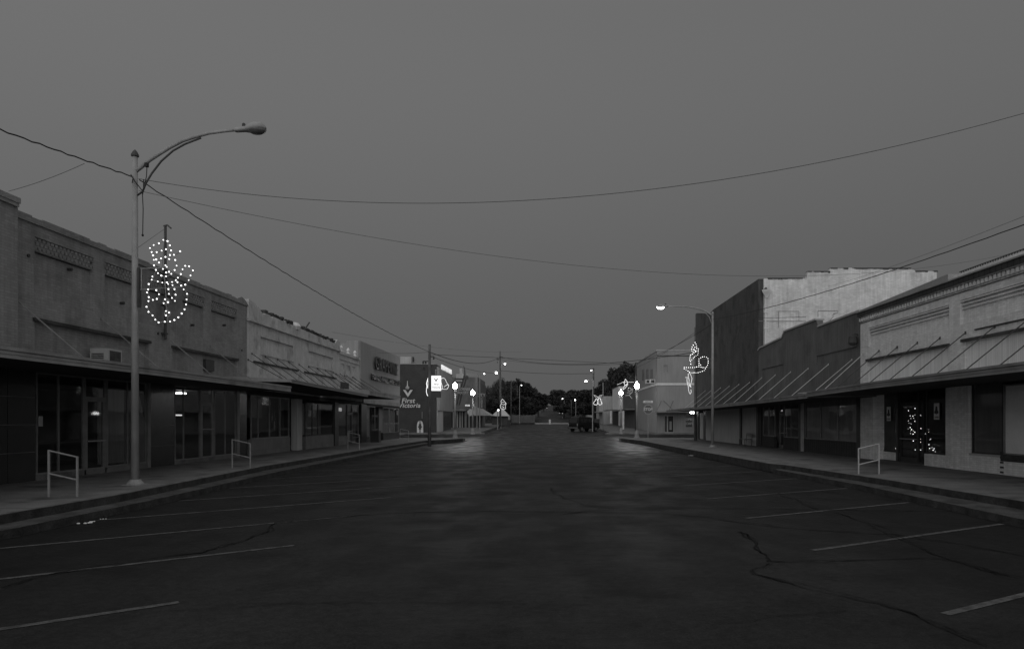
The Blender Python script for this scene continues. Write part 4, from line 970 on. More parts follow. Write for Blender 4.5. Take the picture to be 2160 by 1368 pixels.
MB().box(X-.26,X+.26,Ys-.012,Ys-.003,zb+.75,zb+.95).box(X-.16,X+.16,Ys-.014,Ys-.004,zb+.5,zb+1.25).build('emblem',M_POLED,t)
# ================================================================ FAR BUILDINGS
def gxz(b,name,m,px0,px1,pt,pb,Y,th=.3,parent=None):
    q0=W(px0,pb,Y); q1=W(px1,pt,Y); return MB().box(q0[0],q1[0],Y,Y+th,q0[2],q1[2]).build(name,m,b)
# First Victoria bank
b=thing('bank_building','dark brick corner bank with pale lettering and a panelled lit front','building',(-15,91,gz(91)))
Yb=91.0; zt_=W(0,768,Yb)[2]; xc=-14.95
MB().box(-34,xc,Yb,105,gz(91)-.5,zt_).build('wall',M_BANK,b)
MB().box(-34,xc+.1,Yb-.05,Yb+.25,zt_,zt_+.12).build('coping',M_FASC,b)
MB().box(xc,xc+.35,Yb+.4,104.8,3.6,zt_-.3).build('metal_cladding',mat('ribbed_cladding',.32,.6,.08,1,brick=(.5,20,.03),mortar=.55),b)
MB().box(xc+.0,xc+.12,Yb+.4,96.5,.6,3.59).build('shopfront_panel',M_GREY2,b)
MB().box(xc+.0,xc+.1,96.6,104.8,.6,3.59).build('shopfront_glass',M_TILE,b)
text('lit_lettering','FIRST VICTORIA',.95,.15,(xc+.42,98,zt_-.22),'L',emi('roof_letters',.5,False),b,sx=1.1,bold=.01,sp=1.35)
q=W(860,0,Yb-.1); LW=M_SIGNG
text('lettering','First',.92,.12,(q[0]+.05,Yb-.15,W(0,845,Yb)[2]),'F',M_WHITE,b,shear=.2,bold=.015,sp=1.08)
text('lettering','Victoria',.86,.12,(q[0]+.22,Yb-.15,W(0,855,Yb)[2]),'F',M_WHITE,b,shear=.2,bold=.015,sp=1.08)
v=[W(851,822,Yb),W(856,822,Yb),W(861,830,Yb),W(866,822,Yb),W(871,822,Yb),W(861,837,Yb)]
MB().extY([(p[0],p[2]) for p in v],Yb-.25,Yb-.05).build('logo_chevron',M_WHITE,b)
c=W(859,817.5,Yb-.5); t=thing('wall_lamp','round lamp on a stem above the chevron on the brick bank','lamp',(c[0],Yb,c[2]))
MB().ball((c[0],Yb-.4,c[2]),.27,12,8).build('ball',M_GREY2,t,smooth=True); MB().tube([(c[0],Yb-.4,c[2]+.2),(c[0],Yb-.4,W(0,803,Yb)[2])],.07,6,.03).build('stem',M_WHITE,t); MB().tube([(c[0],Yb-.4,c[2]+.5),(c[0],Yb,c[2]+.5)],.03,5).build('arm',M_POLE,t)
MB().box(W(890,0,Yb)[0],W(890,0,Yb)[0]+.06,Yb-.06,Yb-.005,W(0,882,Yb)[2],W(0,868,Yb)[2]).build('conduit',M_POLE,b)
gxz(b,'roof_unit',M_GREY2,844,867,752,767,93,3.0); gxz(b,'roof_vent',M_POLED,868,872,752,762,94,.5)
# projecting box sign
Yx=86.5; q0=W(910,823.5,Yx); q1=W(929.5,792,Yx); t=thing('box_sign','glowing white box sign with a dark chevron hung over the bank corner','sign',(q1[0],Yx,q0[2]))
MB().box(q0[0],q1[0],Yx,Yx+.4,q0[2],q1[2]).build('lightbox',M_BOX,t)
MB().box(q0[0]-.05,q1[0]+.05,Yx+.05,Yx+.45,q0[2]-.08,q0[2]-.005).box(q0[0]-.05,q1[0]+.05,Yx+.05,Yx+.45,q1[2]+.005,q1[2]+.08).build('trim',M_POLED,t)
v=[W(915,797,Yx),W(917.5,797,Yx),W(919.6,801.5,Yx),W(922,797,Yx),W(924.5,797,Yx),W(919.8,805.5,Yx)]
M_SGN=mat('sign_print',.12,.6,.1,1)
MB().extY([(p[0],p[2]) for p in v],Yx-.03,Yx-.004).build('logo_chevron',M_SGN,t)
text('writing','First',.36,.02,(W(920,0,Yx)[0],Yx-.012,W(0,810,Yx)[2]),'F',M_SGN,t,shear=.25); text('writing','Victoria',.36,.02,(W(920,0,Yx)[0],Yx-.012,W(0,816.5,Yx)[2]),'F',M_SGN,t,sx=.9)
MB().box(q0[0]+.05,q1[0],Yx+.02,Yx+.4,W(0,838,Yx)[2],q0[2]-.09).build('message_board',M_ALUD,t)
MB().tube([(q0[0]+.5,Yx+.2,q1[2]),(q0[0]+.5,Yx+.2,q1[2]+.8),(q0[0]+.6,Yx+4.6,q1[2]+.9)],.05,6).build('bracket',M_POLE,t)
# cafe and googie-sign block
Yc=115; xcc=W(1008,0,Yc)[0]; b=thing('cafe_building','two storey block with a flat roof behind the slanted sign','building',(xcc,Yc,gz(Yc)))
zt_=W(0,795,Yc)[2]
MB().box(-40,xcc,Yc,129,gz(Yc)-.5,zt_).build('wall',M_DKST,b)
gxz(b,'parapet',M_GREY,985,1008,787,795,Yc-.02,.5); MB().box(xcc-.01,xcc+.15,Yc,129,3.4,zt_-.8).build('side_cladding',M_CHAR,b)
gxz(b,'window',M_FASC2,1002,1006,795,858,Yc-.03,.1)
o=gxz(b,'canopy',M_FASC,955,982,862.5,866,Yc-2.2,2.1)
for p0,p1,m in ((955,959,M_GREY2),(963,966,M_GREY2),(968.5,972,M_SIGNG),(974,976,M_GREY2),(980,984,M_CURT),(988,991,M_CURT)): gxz(b,'shopfront_panel',m,p0,p1,868,905,Yc-.05,.04)
gxz(b,'shopfront_glass',M_TILE,952,1007,867.5,908,Yc-.008,.006)
# awning gable
q=[W(1000,855,Yc-1),W(1036,876,Yc-1),W(1000,876,Yc-1)]
MB().extY([(p[0],p[2]) for p in q],Yc-1.2,Yc+8).build('lean_to_roof',M_GREY2,b)
t=thing('cafe_sign','vertical hanging cafe sign on the side of the flat roofed block','sign',(xcc,Yc,W(0,850,Yc)[2]))
q=W(1016.5,0,Yc); MB().box(q[0]-.35,q[0]+.35,Yc+.0,Yc+.15,W(0,861,Yc)[2],W(0,838,Yc)[2]).box(xcc,q[0],Yc+.05,Yc+.1,W(0,840,Yc)[2],W(0,839,Yc)[2]).build('board',M_POLED,t)
text('writing','CITY',.75,.02,(q[0]-.2,Yc-.02,W(0,833,Yc)[2]),'F',M_SIGNG,t)
for ch,py in zip('CAFE',(840.5,846,851.5,857)): text('writing',ch,.6,.02,(q[0],Yc-.02,W(0,py,Yc)[2]),'F',M_SIGNG,t)
# slanted sign
Yg=98; T=lambda a,c_:W(950+a*.117,760+c_*.117,Yg)
t=thing('slanted_sign','tall sign on two slanting poles with stacked lettered boxes behind the left globe lamps','sign',T(130,800))
for a0,a1 in ((115,255),(160,300)):
    MB().tube([T(a0,800),T((a0+a1)/2-8,540),T(a1,270)],.12,6).build('slanting_pole',M_POLED,t)
MB().tube([T(262,270),T(258,160),T(238,95)],.10,6,.05).build('mast',M_POLED,t)
def tb(name,m,a0,c0,a1,c1,y=0,th=.3):
    p=T(a0,c1); q_=T(a1,c0); return MB().box(p[0],q_[0],Yg+y,Yg+y+th,p[2],q_[2]).build(name,m,t)
tb('top_panel',M_GREY2,100,240,235,325); tb('upper_box',M_GREY2,165,140,215,240); tb('dark_bar',M_POLED,80,318,235,395,-.05); tb('pale_bar',M_SIGNG,90,350,215,378,-.1)
tb('small_panel',M_GREY2,140,410,180,480); tb('letter_box',M_CHAR,160,490,345,545,-.1); tb('letter_box',M_CHAR,90,560,330,605,-.1); tb('side_box',M_POLED,240,280,325,340,-.1)
p=T(250,518); text('writing','CORNER',.55,.03,(p[0],Yg-.13,p[2]),'F',M_SIGNG,t,sx=.85); p=T(210,583); text('writing','GROCERY',.5,.03,(p[0],Yg-.13,p[2]),'F',M_SIGNG,t,sx=.85)
# kiosk with hip roof
Yk=135; q0=W(1036,877,Yk); q1=W(1073,877,Yk); qa=W(1054,861,Yk); z=q0[2]; b=thing('kiosk','low hip roofed canopy building with a pale roof beside the tall dark pole','kiosk',((q0[0]+q1[0])/2,Yk,gz(Yk)))
mb=MB(); v=[(q0[0],Yk,z),(q1[0],Yk,z),(q1[0],Yk+6,z),(q0[0],Yk+6,z),(qa[0]-.3,Yk+3,qa[2]),(qa[0]+.5,Yk+3,qa[2])]
mb.add(v,[(0,1,5,4),(1,2,5),(2,3,4,5),(3,0,4),(3,2,1,0)]); mb.build('roof',mat('kiosk_roof',.5,.8,.1,1),b)
MB().box(q0[0]+.2,q1[0]-.2,Yk+1,Yk+5.6,gz(Yk),z-.01).build('wall',M_CHAR,b)
for x in (q0[0]+.2,q1[0]-.2): MB().tube([(x,Yk+.2,gz(Yk)),(x,Yk+.2,z)],.08,6).build('post',M_POLED,b)
# fence
Yf=150; q0=W(1079,885,Yf); q1=W(1127,874,Yf); t=thing('fence','pale low board fence in front of the left trees','fence',(q0[0],Yf,gz(Yf)))
i=0; x=q0[0]
g=MB()
while x<q1[0]: g.box(x,x+.22,Yf,Yf+.03,gz(Yf)-.1,q1[2]-.15*random.random()); x+=.24
g.build('boards',M_CHAR,t); MB().box(q0[0],q1[0],Yf+.04,Yf+.09,q1[2]-.6,q1[2]-.5).build('rail',M_WOOD,t)
# post box-like things beside left pole
c=W(1074,889,128); t=thing('gas_pump','pale square pump by the dark pole left of the fence','pump',(c[0],128,gz(128)))
MB().box(c[0]-.22,c[0]+.22,128,128.3,gz(128),W(0,884,128)[2]).build('body',M_POLED,t); MB().box(c[0]-.2,c[0]+.2,127.95,128.02,W(0,885,128)[2],W(0,877,128)[2]).build('face',M_SIGNG,t)
# right corner pale two storey
Yb=89.0; b=thing('corner_building','pale two storey corner building with a light stone band across the side street','building',(15,Yb,gz(Yb)))
z1=W(0,740,Yb)[2]; z0=gz(Yb)-.3; y2=YF(1343)
MB().gridwall(lambda u,w,d:(u,Yb+d,w),15.0,36,z0,z1,[(W(1400,0,Yb)[0],W(1408,0,Yb)[0],W(0,786,Yb)[2],W(0,770,Yb)[2])],.15).box(15.02,36,Yb+.16,y2,z0,z1-.5).box(15.0,15.018,Yb+.001,y2,z0,z1).build('wall',mat('corner_render',.25,.85,.07,.5,streak=.05),b)
MB().box(14.9,36,Yb-.06,Yb+.4,z1+.003,z1+.18).box(14.9,15.3,Yb+.41,y2,z1+.003,z1+.18).build('coping',M_SIGNG,b)
MB().box(15.0,36,Yb-.05,Yb-.003,W(0,751,Yb)[2],W(0,749,Yb)[2]).build('string_course',M_POLED,b)
MB().box(14.93,36,Yb-.08,Yb-.003,W(0,812,Yb)[2],W(0,807.5,Yb)[2]).box(14.93,14.99,Yb,y2,W(0,812,Yb)[2],W(0,807.5,Yb)[2]).build('stone_band',M_WHITE,b)
gxz(b,'window',M_GREY,1400,1408,770,786,Yb+.1,.05)
MB().box(14.3,36,Yb-2.4,Yb-.1,W(0,869,Yb-2.4)[2],W(0,866,Yb-2.4)[2]).build('canopy',M_FASC,b)
for px in (1395,1420,1400): 
    q=W(px,845,Yb); MB().tube([(q[0],Yb-.02,q[2]),(q[0]+(-1 if px!=1400 else .9),Yb-2.3,W(0,866,Yb-2.4)[2])],.03,5).build('tie_rod',M_POLED,b)
MB().box(14.99,36,Yb-.03,Yb-.004,W(0,905,Yb)[2],W(0,871,Yb)[2]).build('lower_panel',M_GREY,b)
q0=W(1402,914,Yb); q1=W(1421,875,Yb)
MB().box(q0[0],q1[0],Yb-.12,Yb-.035,q0[2],q1[2]).build('window_frame',M_SIGNG,b)
for a0,a1 in ((1403,1406.5),(1409.5,1420)): gxz(b,'pane',M_TILE,a0,a1,877,910.5,Yb-.15,.02)
gxz(b,'emblem',M_GREY,1412,1417,888,906,Yb-.165,.01)
for i in range(3):
    Y=YF(1377-9*i); MB().box(14.9,15.05,Y,Y+1.6,W(0,800,Y)[2],W(0,778,Y)[2]).build('window',M_DKST,b)
for px,Y in ((1365,94.5),(1379,90.6)):
    t=thing('air_conditioner','dark-grilled window air conditioner on the pale corner building, '+('left one' if px<1370 else 'right one'),'air conditioner',(14.7,Y,W(px,805,Y)[2])); z=W(px,808,Y)[2]
    MB().box(14.35,15.0,Y,Y+.9,z,z+.55).build('case',M_WHITE,t); MB().box(14.45,14.9,Y-.02,Y-.003,z+.08,z+.45).build('grille',M_POLED,t)
for px,lab,k in ((1458.5,'left of two bright lamps under the canopy end',.17),(1466.5,'right of two bright lamps under the canopy end',.24)):
    c=W(px,869.5,66.5); tag(MB().ball(c,k,10,7,.7).tube([c,(c[0],c[1],c[2]+.3)],.03,5).build('canopy_lamp',emi('canopy_lamp_glow',7),None),lab,'lamp')
q0=W(1447,900,86.2); q1=W(1460,871,86.2); t=thing('notice_board','dark board with pale lettering hanging under the side street canopy','sign',(q0[0],86.2,q0[2]))
MB().box(q0[0],q1[0],86.2,86.3,q0[2],q1[2]).build('board',M_ALUD,t)
text('writing','OPEN',.42,.02,(q0[0]+.5,86.18,W(0,884,86)[2]),'F',M_SIGNG,t); text('writing','CAFE',.42,.02,(q0[0]+.45,86.18,W(0,893,86)[2]),'F',M_SIGNG,t)
# row beyond on the right
def rb(label,X,ya,yb,zt,m,w=20):
    b=thing('shop_building',label,'building',(X,ya,gz(ya))); MB().box(X,X+w,ya,yb,gz(ya)-.4,zt).build('wall',m,b); MB().box(X-.06,X+w,ya-.05,yb,zt+.002,zt+.12).build('coping',M_FASC2,b); return b
ya=W(0,0,109.5)[1]
b=rb('plain dark shop with a canopy beyond the pale corner building',15,109.5,128,W(0,806,110)[2],M_CHAR)
MB().box(13,14.95,109.5,127,4.0,4.15).build('canopy',M_FASC,b)
b=rb('white fronted shop farther down the right side',14.2,128.3,140,W(0,815,129)[2],M_WHITE)
MB().box(12.2,14.15,128.5,139,4.25,4.4).build('canopy',M_FASC,b); MB().box(14.1,14.19,128.5,139,gz(130),4.2).build('shopfront',M_ALUD,b)
q0=W(1281,884,122); 
b=thing('shop_building','farthest pale narrow shopfront on the right, left of the globe lamps','building',(12.6,141,gz(141)))
MB().box(12.3,30,141,160,1,W(0,835,141)[2]).build('wall',M_GREY2,b); MB().box(12.2,12.29,142,150,4.0,7.0).build('front_panel',M_WHITE,b)
MB().box(10.8,12.15,141,152,4.0,4.2).build('canopy',M_FASC,b)
for px,lab in ((1315,'tall pale column beside the far right canopy'),(1289,'pale hanging banner board on the far right shop')):
    q=W(px,0,104 if px==1315 else 118); Y=q[1]; tag(MB().tube([(q[0],Y,gz(Y) if px==1315 else W(0,892,Y)[2]),(q[0],Y,W(0,866,Y)[2])],.16 if px==1315 else .2,8).build('column' if px==1315 else 'banner_board',M_WHITE),lab,'column' if px==1315 else 'banner')
for (p0,p1,pt,pb,Y,m,lab) in ((1238,1252,875,880,125,M_SIGNG,'flat pale roof sheet behind the parked vehicle'),(1253,1290,883,905,150,M_CHAR,'low dark shed behind the parked vehicle')):
    q0=W(p0,pb,Y); q1=W(p1,pt,Y); t=thing('shed',lab,'shed',(q0[0],Y,gz(Y))); MB().box(q0[0],q1[0],Y,Y+4,min(q0[2],gz(Y)) if p0>1250 else q0[2],q1[2]).build('roof' if p0<1250 else 'wall',m,t)
    if p0<1250:
        for x in (q0[0]+.1,q1[0]-.1): MB().box(x-.06,x+.06,Y,Y+.1,gz(Y),q0[2]).build('post',M_POLE,t)
# ================================================================ PARKED VEHICLE
Yv=99.0; Xv=(1232-VX)*Yv/F; zv=gz(Yv)
t=thing('parked_car','tall dark parked vehicle seen from behind at an angle near the far right kerb','car',(0,0,0))
t.location=(Xv,Yv,zv); ang=math.radians(46); t.rotation_euler=(0,0,ang); ORG[t.name]=(0,0,0)
prof=[(-2.5,.45),(-2.5,1.15),(-2.42,1.3),(-2.15,2.05),(-1.9,2.18),(.6,2.16),(1.25,1.42),(2.35,1.25),(2.5,.95),(2.52,.5)]
k=.86
mb=MB(); 
arc=lambda cx:[(cx+.48,.42),(cx+.42,.7),(cx+.2,.88),(cx-.2,.88),(cx-.42,.7),(cx-.48,.42)]
poly=[(x,z) for x,z in prof]+[(2.15,.42)]+arc(1.6)[0:]+arc(-1.6)+[(-2.3,.42)]
n=len(poly); 
secs=[(-1.0,.0),(-.92,1),(.92,1),(1.0,0)]
def vert(x,y,z,side): 
    inset=.16*max(0,(z-1.2))/.9; return (x*(1-.0),(y-math.copysign(inset,y)),z)
mb.add([vert(x,-.98,z,0) for x,z in poly]+[vert(x,.98,z,0) for x,z in poly],[tuple(range(n)),tuple(reversed(range(n,2*n)))]+[(i,(i+1)%n,(i+1)%n+n,i+n) for i in range(n)])
body=mb.build('body',M_CAR,t)
bpy.context.view_layer.update()
bv=body.modifiers.new('b','BEVEL'); bv.width=.05; bv.segments=2
for sy in (-1,1):
    g=MB()
    for (xa,xb) in ((-2.0,-1.15),(-1.05,-.2),(-.1,.75)):
        ys_=lambda z:sy*(.985-.16*(z-1.2)/.9)
        g.add([(xa+(.1 if xa<-1.5 else 0),ys_(1.38),1.38),(xb+(.25 if xb>.5 else 0),ys_(1.38),1.38),(xb-(.15 if xb>.5 else 0),ys_(2.0),2.0),(xa+(.2 if xa<-1.5 else 0),ys_(2.0),2.0)],[(0,1,2,3)])
    g.build('side_window',M_CARG,t)
MB().add([(-2.46,-.75,1.32),(-2.46,.75,1.32),(-2.2,.66,1.98),(-2.2,-.66,1.98)],[(0,1,2,3)]).build('rear_window',M_CARG,t)
MB().box(-2.66,-2.5,-.95,.95,.48,.68).build('bumper',M_CHROME,t)
for sy in (-1,1): MB().box(-2.52,-2.46,sy*.78,sy*.94,.85,1.2).build('tail_light',mat('tail_lens',.2,.3,.1),t)
for x in (-1.6,1.6):
    for sy in (-1,1):
        w_=MB().tube([(x,sy*.74,.38),(x,sy*.99,.38)],.38,18).build('wheel',M_RUB,t); MB().tube([(x,sy*.985,.38),(x,sy*1.005,.38)],.22,12).build('hubcap',M_CHROME,w_)
g=MB()
for sy in (-.6,.6): g.tube([(-1.8,sy,2.26),(.3,sy,2.26)],.025,5)
for x in (-1.7,-.9,0,.2): g.tube([(x,-.6,2.26),(x,.6,2.26)],.02,5).box(x-.02,x+.02,-.62,-.58,2.14,2.26).box(x-.02,x+.02,.58,.62,2.14,2.26)
g.build('roof_rack',M_POLED,t)
# litter by the left kerb
rng=random.Random(2)
for px,py,k,lab in ((138,1105,.07,'larger scrap of white litter in the left gutter'),(155,1102,.05,'smaller scrap of white litter in the left gutter'),(190,1096,.035,'tiny pale scrap of litter farther along the left gutter')):
    x,y=G(px,py); x=max(x,-9.4); g=MB()
    for i in range(4): g.ball((x+rng.uniform(-k,k)*1.4,y+rng.uniform(-k,k),.025),k*.5,5,4,.5)
    tag(g.build('litter',M_WHITE),lab,'litter')
for px,py,lab in ((1386,953,'pale leaf scrap on the road near the right kerb bend'),(1413,941,'pale paper scrap against the far right kerb'),(1457,961,'small pale scrap on the road before the right street lamp')):
    x,y=G(px,py); tag(MB().box(x-.14,x+.14,y-.12,y+.12,.008,.03).box(x-.05,x+.1,y-.2,y,.008,.045).build('litter',M_SIGNG),lab,'litter')
x,y=G(922,935); tag(MB().box(x-.55,x+.55,y-.35,y+.35,.005,.022).build('drain_cover',M_RUB),'black drain opening at the left kerb corner','drain')
# ================================================================ WIRES
def wire(p0,p1,sag,r,label,m=None,n=28,twist=0):
    p0=Vector(p0);p1=Vector(p1); pts=[]
    for i in range(n+1):
        u=i/n; p=p0.lerp(p1,u); p.z-=4*sag*u*(1-u)
        if twist: p.z+=twist*math.sin(i*2.4)
        pts.append(p)
    o=MB().tube(pts,r,4 if r<.03 else 5).build('overhead_wire',m or M_WIRE); return tag(o,label,'wire')
A=(XL-.15,YL,8.8); 
wire((-11.4,5,7.2),(XL-.1,YL,8.85),.12,.017,'twisted dark cable coming from the left edge to the near lamp pole',n=60,twist=.015)
pU=(-9.05,52,W(0,742,52)[2])
wire((XL+.12,YL,8.75),pU,.35,.017,'twisted dark cable from the near left lamp down to the wooden pole',n=90,twist=.014)
wire(W(178,345,16.3),(-14.75,18.25,8.42),.05,.008,'thin branch wire from the cable down to the left cornice',M_WIREG,8)
wire((XL+.1,YL,8.78),(15,14.6,10.3),1.78,.0085,'long sagging wire crossing the whole street high overhead',M_WIREG,44)
wire((XL+.1,YL,8.45),(25,34.7,11.0),1.8,.007,'faint thin wire sagging across the sky to the right roofs',M_WIREG,44)
wire((XR_,45,9.0),(13.5,16.5,W(0,424,16.5)[2]),.35,.016,'dark cable from the right lamp pole rising to the right edge',n=50,twist=.006)
wire((xx(1745),46.5,zz(605)),W(2200,440,19),.15,.007,'faint thin wire rising from the white brick wall to the right edge',M_WIREG,20)
wire(pU,W(1055,752,110),1.0,.030,'far wire from the left wooden pole to the tall dark pole')
wire(W(906,747,52),W(1341,768,70.5),.0,.016,'lower wire from the left wooden pole across the crossing')
wire(W(1055,752,110),W(1467,742,62),1.2,.028,'far wire from the tall dark pole across to the right side')
wire(W(1055,757,110),W(1341,766,70.5),.5,.018,'second far wire from the tall dark pole to the right corner')
wire(W(907,750,52),W(1050,786,100),.4,.020,'wire slanting from the left wooden pole down to the far lit lamp')
wire(W(1341,766,70.5),(XR_,45,8.7),.25,.018,'wire from the slim right corner pole up to the right lamp pole')
wire(W(1341,776,70.5),W(1467,700,60),.2,.018,'lower wire from the slim right pole to the pole before the tall building')
wire((-15.2,60,W(0,750,60)[2]+.3),pU,.1,.014,'short wire from the grey lettered shop roof to the wooden pole',M_WIREG,10)
wire(W(1055,781,110),W(1252,787,100),.25,.030,'low far wire between the two dark poles over the street')
wire(W(700,700,60),W(1100,742,120),.6,.012,'very faint upper wire behind the grey lettered shop',M_WIREG)
wire((xx(1530),46.3,zz(672)),W(1700,668,30),.03,.010,'thin level wire in front of the tall dark facade',n=10)
# ================================================================ TREES
def tree_mesh(seed,R,H,leafn,ls,bare=False,m=None):
    rng=random.Random(seed); mb=MB()
    lobes=[]
    for i in range(9 if not bare else 12):
        a=rng.uniform(0,6.28); r=R*rng.uniform(.1,.72); z=H*rng.uniform(.38,.86); lobes.append((r*math.cos(a),r*math.sin(a),z,R*rng.uniform(.3,.52)))
    lobes.append((0,0,H*.80,R*.42))
    for i in range(leafn):
        cx,cy,cz,cr=rng.choice(lobes)
        while True:
            v=Vector((rng.uniform(-1,1),rng.uniform(-1,1),rng.uniform(-1,1)))
            if v.length<1: break
        v=v*(.55+.5*v.length)
        c=Vector((cx,cy,cz))+v*cr*Vector((1,1,.85)).length/1.65
        d=Vector((rng.gauss(0,1),rng.gauss(0,1),rng.gauss(0,.7))).normalized(); e=d.cross(Vector((rng.gauss(0,1),rng.gauss(0,1),rng.gauss(0,1)))).normalized()
        s=ls*rng.uniform(.5,1.4); wv=.5 if not bare else .10
        mb.add([c-d*s,c+e*s*wv,c+d*s,c-e*s*wv],[(0,1,2,3)])
    tr=MB(); tr.tube([(0,0,-.3),(0.05*R,0,H*.25),(0,.04*R,H*.5)],H*.028,8,H*.016)
    for i in range(7 if not bare else 11):
        l=rng.choice(lobes); tr.tube([(0,0,H*rng.uniform(.22,.45)),(l[0]*.5,l[1]*.5,l[2]*.78),(l[0],l[1],l[2]+l[3]*.4)],H*.011,5,H*.003)
    return mb,tr
protos=[]
def tree(px,Y,H,R,label,kind,grp='trees beyond the street end',zb=None):
    X=(px-VX)*Y/F; z=gz(Y) if zb is None else zb; k=kind
    t=thing('tree',label,'tree',(X,Y,z),grp)
    if k not in protos_d:
        mb,tr=tree_mesh(k+11,1.0*3,10,5200 if k<4 else 2600,.26 if k<4 else .5,k>=4)
        ORG['__']=(0,0,0)
        me=bpy.data.meshes.new('crown'); me.from_pydata(mb.v,[],mb.f); me.materials.append(M_LEAF if k<4 else M_LEAF2)
        mt=bpy.data.meshes.new('trunk'); mt.from_pydata(tr.v,[],tr.f); mt.materials.append(M_BARK); protos_d[k]=(me,mt)
    me,mt=protos_d[k]
    for nme,ms in (('crown',me),('trunk',mt)):
        o=bpy.data.objects.new(nme,ms); C.objects.link(o); o.parent=t
    t.scale=(R/3,R/3,H/10); t.rotation_euler=(0,0,(px*1.7)%6.28)
    return t
protos_d={}
def top(px,py,Y,R,label,kind):
    H=(E-(py-VY)*Y/F)-gz(Y); tree(px,Y,max(3,H/.96),R,label,kind)
TL=[(1030,812,175,3.2,4,'bare twiggy tree just right of the cafe block'),(1046,806,165,3.4,4,'bare tree behind the tall dark pole'),(1058,798,185,3.2,5,'tallest bare tree behind the pale kiosk roof'),(1074,801,172,3.4,0,'full tree right of the kiosk'),(1092,796,178,3.6,1,'highest full tree of the left mass'),(1110,804,185,3.6,2,'full tree behind the tiny lamp'),(1124,817,196,3.4,3,'rounded tree on the falling right flank of the left mass'),(1136,829,215,3.6,0,'lower tree left of the hill road'),(1147,838,300,4.0,1,'small far tree closing on the road from the left'),
(1040,835,158,3.0,1,'dark low tree behind the kiosk left side'),(1064,832,156,3.2,2,'dark low tree behind the kiosk right side'),(1086,835,158,3.2,3,'dark low tree above the pale fence, left half'),(1106,836,160,3.2,0,'dark low tree above the pale fence, right half'),(1124,848,178,3.0,1,'low bushy tree at the fence end')]
for a in TL: top(a[0],a[1],a[2],a[3],a[5],a[4])
TR=[(1168,830,300,4.2,2,'far tree closing on the road from the right'),(1182,820,250,5.0,0,'rounded tree right of the hill road'),(1200,824,235,4.6,1,'rounded tree behind the three hill lamps'),(1217,822,215,4.4,3,'dark tree behind the bright small lamp'),(1232,819,200,4.2,2,'dark tree above the parked vehicle'),(1248,820,190,3.8,0,'dark tree behind the sleeved pole'),(1264,812,175,3.6,1,'dark tree behind the far bells'),(1284,801,170,3.6,3,'taller tree behind the white fronted shop'),(1296,815,165,3.0,2,'dark tree filling behind the thin pale pole'),
(1190,850,200,3.6,3,'low dark tree at the right edge of the road'),(1210,848,180,3.4,0,'low dark tree left of the parked vehicle'),(1230,850,170,3.2,1,'low dark tree just behind the parked vehicle'),(1250,848,165,3.2,2,'low dark tree behind the bells'),(1270,845,160,3.0,3,'low dark tree behind the thin pale pole')]
for a in TR: top(a[0],a[1],a[2],a[3],a[5],a[4])
H=(E-(760-VY)*150/F)-gz(150); tree(1318,150,H/.95,3.3,'large dark round-crowned tree above the right row, left of the pale corner building',1,None); 
H=(E-(773-VY)*152/F)-gz(152); tree(1304,153,H/.95,3.0,'round tree joined to the left of the large dark tree',0,None); H=(E-(765-VY)*152/F)-gz(152); tree(1332,152,H/.95,2.8,'round tree joined to the right of the large dark tree',2,None)
wb=random.Random(4)
mb=MB()
for i in range(14000):   # scrubby hill growth
    s_=wb.choice((-1,1)); y=wb.uniform(170,520); x=s_*(8+abs(wb.gauss(0,1))*28); h=wb.uniform(0,1)**2*(4+3*mnoise.noise(Vector((x*.05,y*.05,0))))
    c=Vector((x,y,gz(y)+abs(h))); d=Vector((wb.gauss(0,1),wb.gauss(0,1),wb.gauss(0,1))).normalized(); e=d.orthogonal().normalized(); q=wb.uniform(.3,.9)
    mb.add([c-d*q,c+e*q*.6,c+d*q,c-e*q*.6],[(0,1,2,3)])
o=mb.build('scrub',M_LEAF); o['kind']='stuff'; o['label']='dark scrub and undergrowth covering the hill'; o['category']='scrub'
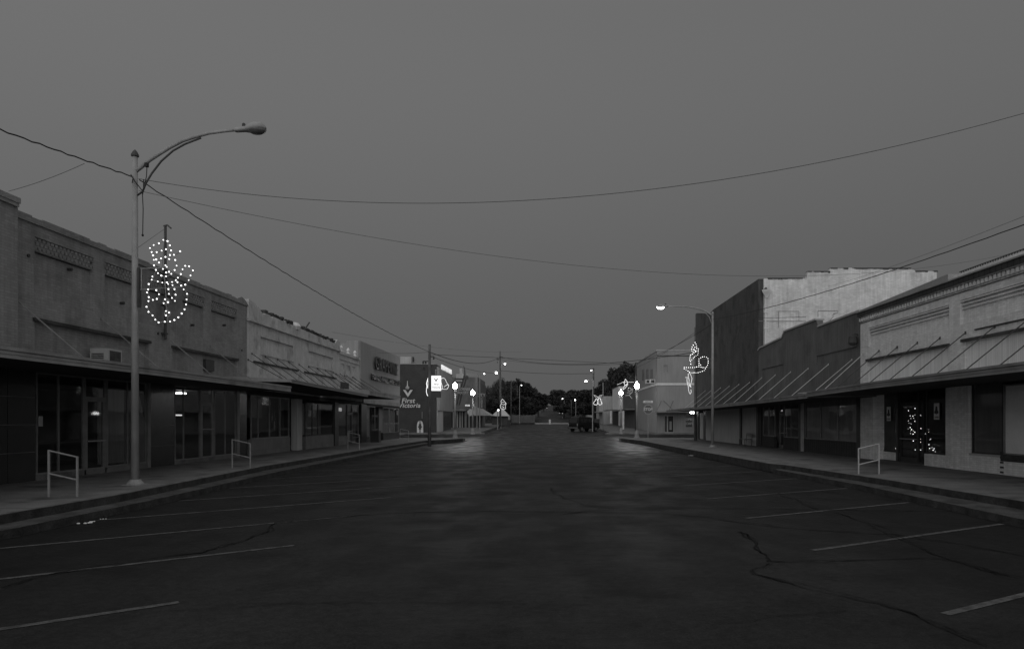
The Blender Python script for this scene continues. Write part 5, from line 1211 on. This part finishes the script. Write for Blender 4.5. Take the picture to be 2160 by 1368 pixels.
# ================================================================ WORLD, SUN, CAMERA
w=bpy.data.worlds.new('World'); bpy.context.scene.world=w; w.use_nodes=True; nt=w.node_tree; N=nt.nodes; L=nt.links
bg=N['Background']; tc=N.new('ShaderNodeTexCoord'); sp=N.new('ShaderNodeSeparateXYZ'); L.new(tc.outputs['Generated'],sp.inputs[0])
sky=N.new('ShaderNodeTexSky'); sky.sky_type='NISHITA'; sky.sun_disc=False; sky.sun_elevation=math.radians(1.0); sky.sun_rotation=math.radians(195); 
bw=N.new('ShaderNodeRGBToBW'); L.new(sky.outputs[0],bw.inputs[0])
def mr(f,a,c,lo,hi,sm=True):
    r=N.new('ShaderNodeMapRange'); r.interpolation_type='SMOOTHSTEP' if sm else 'LINEAR'; r.inputs[1].default_value=a; r.inputs[2].default_value=c; r.inputs[3].default_value=lo; r.inputs[4].default_value=hi; L.new(f,r.inputs[0]); return r.outputs[0]
def mth(op,a,c):
    x=N.new('ShaderNodeMath'); x.operation=op
    for i,q in enumerate((a,c)):
        if isinstance(q,(int,float)): x.inputs[i].default_value=q
        else: L.new(q,x.inputs[i])
    return x.outputs[0]
front=mr(sp.outputs[2],0.0,.5,SKY_H,SKY_T)                # dusk gradient: darker band low opposite the afterglow
left=mr(sp.outputs[0],-.65,.65,1.10,.93,False)
front=mth('MULTIPLY',front,left)
zen=mr(sp.outputs[2],.52,.95,0.0,SKY_Z)
front=mth('ADD',front,zen)
back=mth('MULTIPLY',mr(sp.outputs[1],-.9,.25,SKY_B,0.0),mr(sp.outputs[2],-.05,.9,1.0,.25))
tot=mth('ADD',front,back); tot=mth('ADD',tot,mth('MULTIPLY',bw.outputs[0],SKY_N))
cc=N.new('ShaderNodeCombineColor'); [L.new(tot,cc.inputs[i]) for i in range(3)]
L.new(cc.outputs[0],bg.inputs[0]); bg.inputs[1].default_value=1.0
sd=bpy.data.lights.new('sun','SUN'); sd.energy=SUN_E; sd.angle=math.radians(40); so=bpy.data.objects.new('sun',sd); C.objects.link(so)
so.rotation_euler=(math.radians(72),0,math.radians(-15))
cam=bpy.data.cameras.new('camera'); co=bpy.data.objects.new('camera',cam); C.objects.link(co); bpy.context.scene.camera=co
co.location=(0,0,E); co.rotation_euler=(math.radians(90),0,0); cam.sensor_width=36; cam.sensor_fit='HORIZONTAL'; cam.lens=F/2160*36
cam.shift_x=-(VX-1080)/2160; cam.shift_y=(VY-684)/2160; cam.clip_start=.1; cam.clip_end=5000
sc=bpy.context.scene; sc.view_settings.view_transform='Standard'; sc.view_settings.look='None'; sc.view_settings.exposure=0; sc.view_settings.gamma=1
sc.cycles.use_denoising=True; sc.cycles.max_bounces=6; sc.cycles.transparent_max_bounces=12
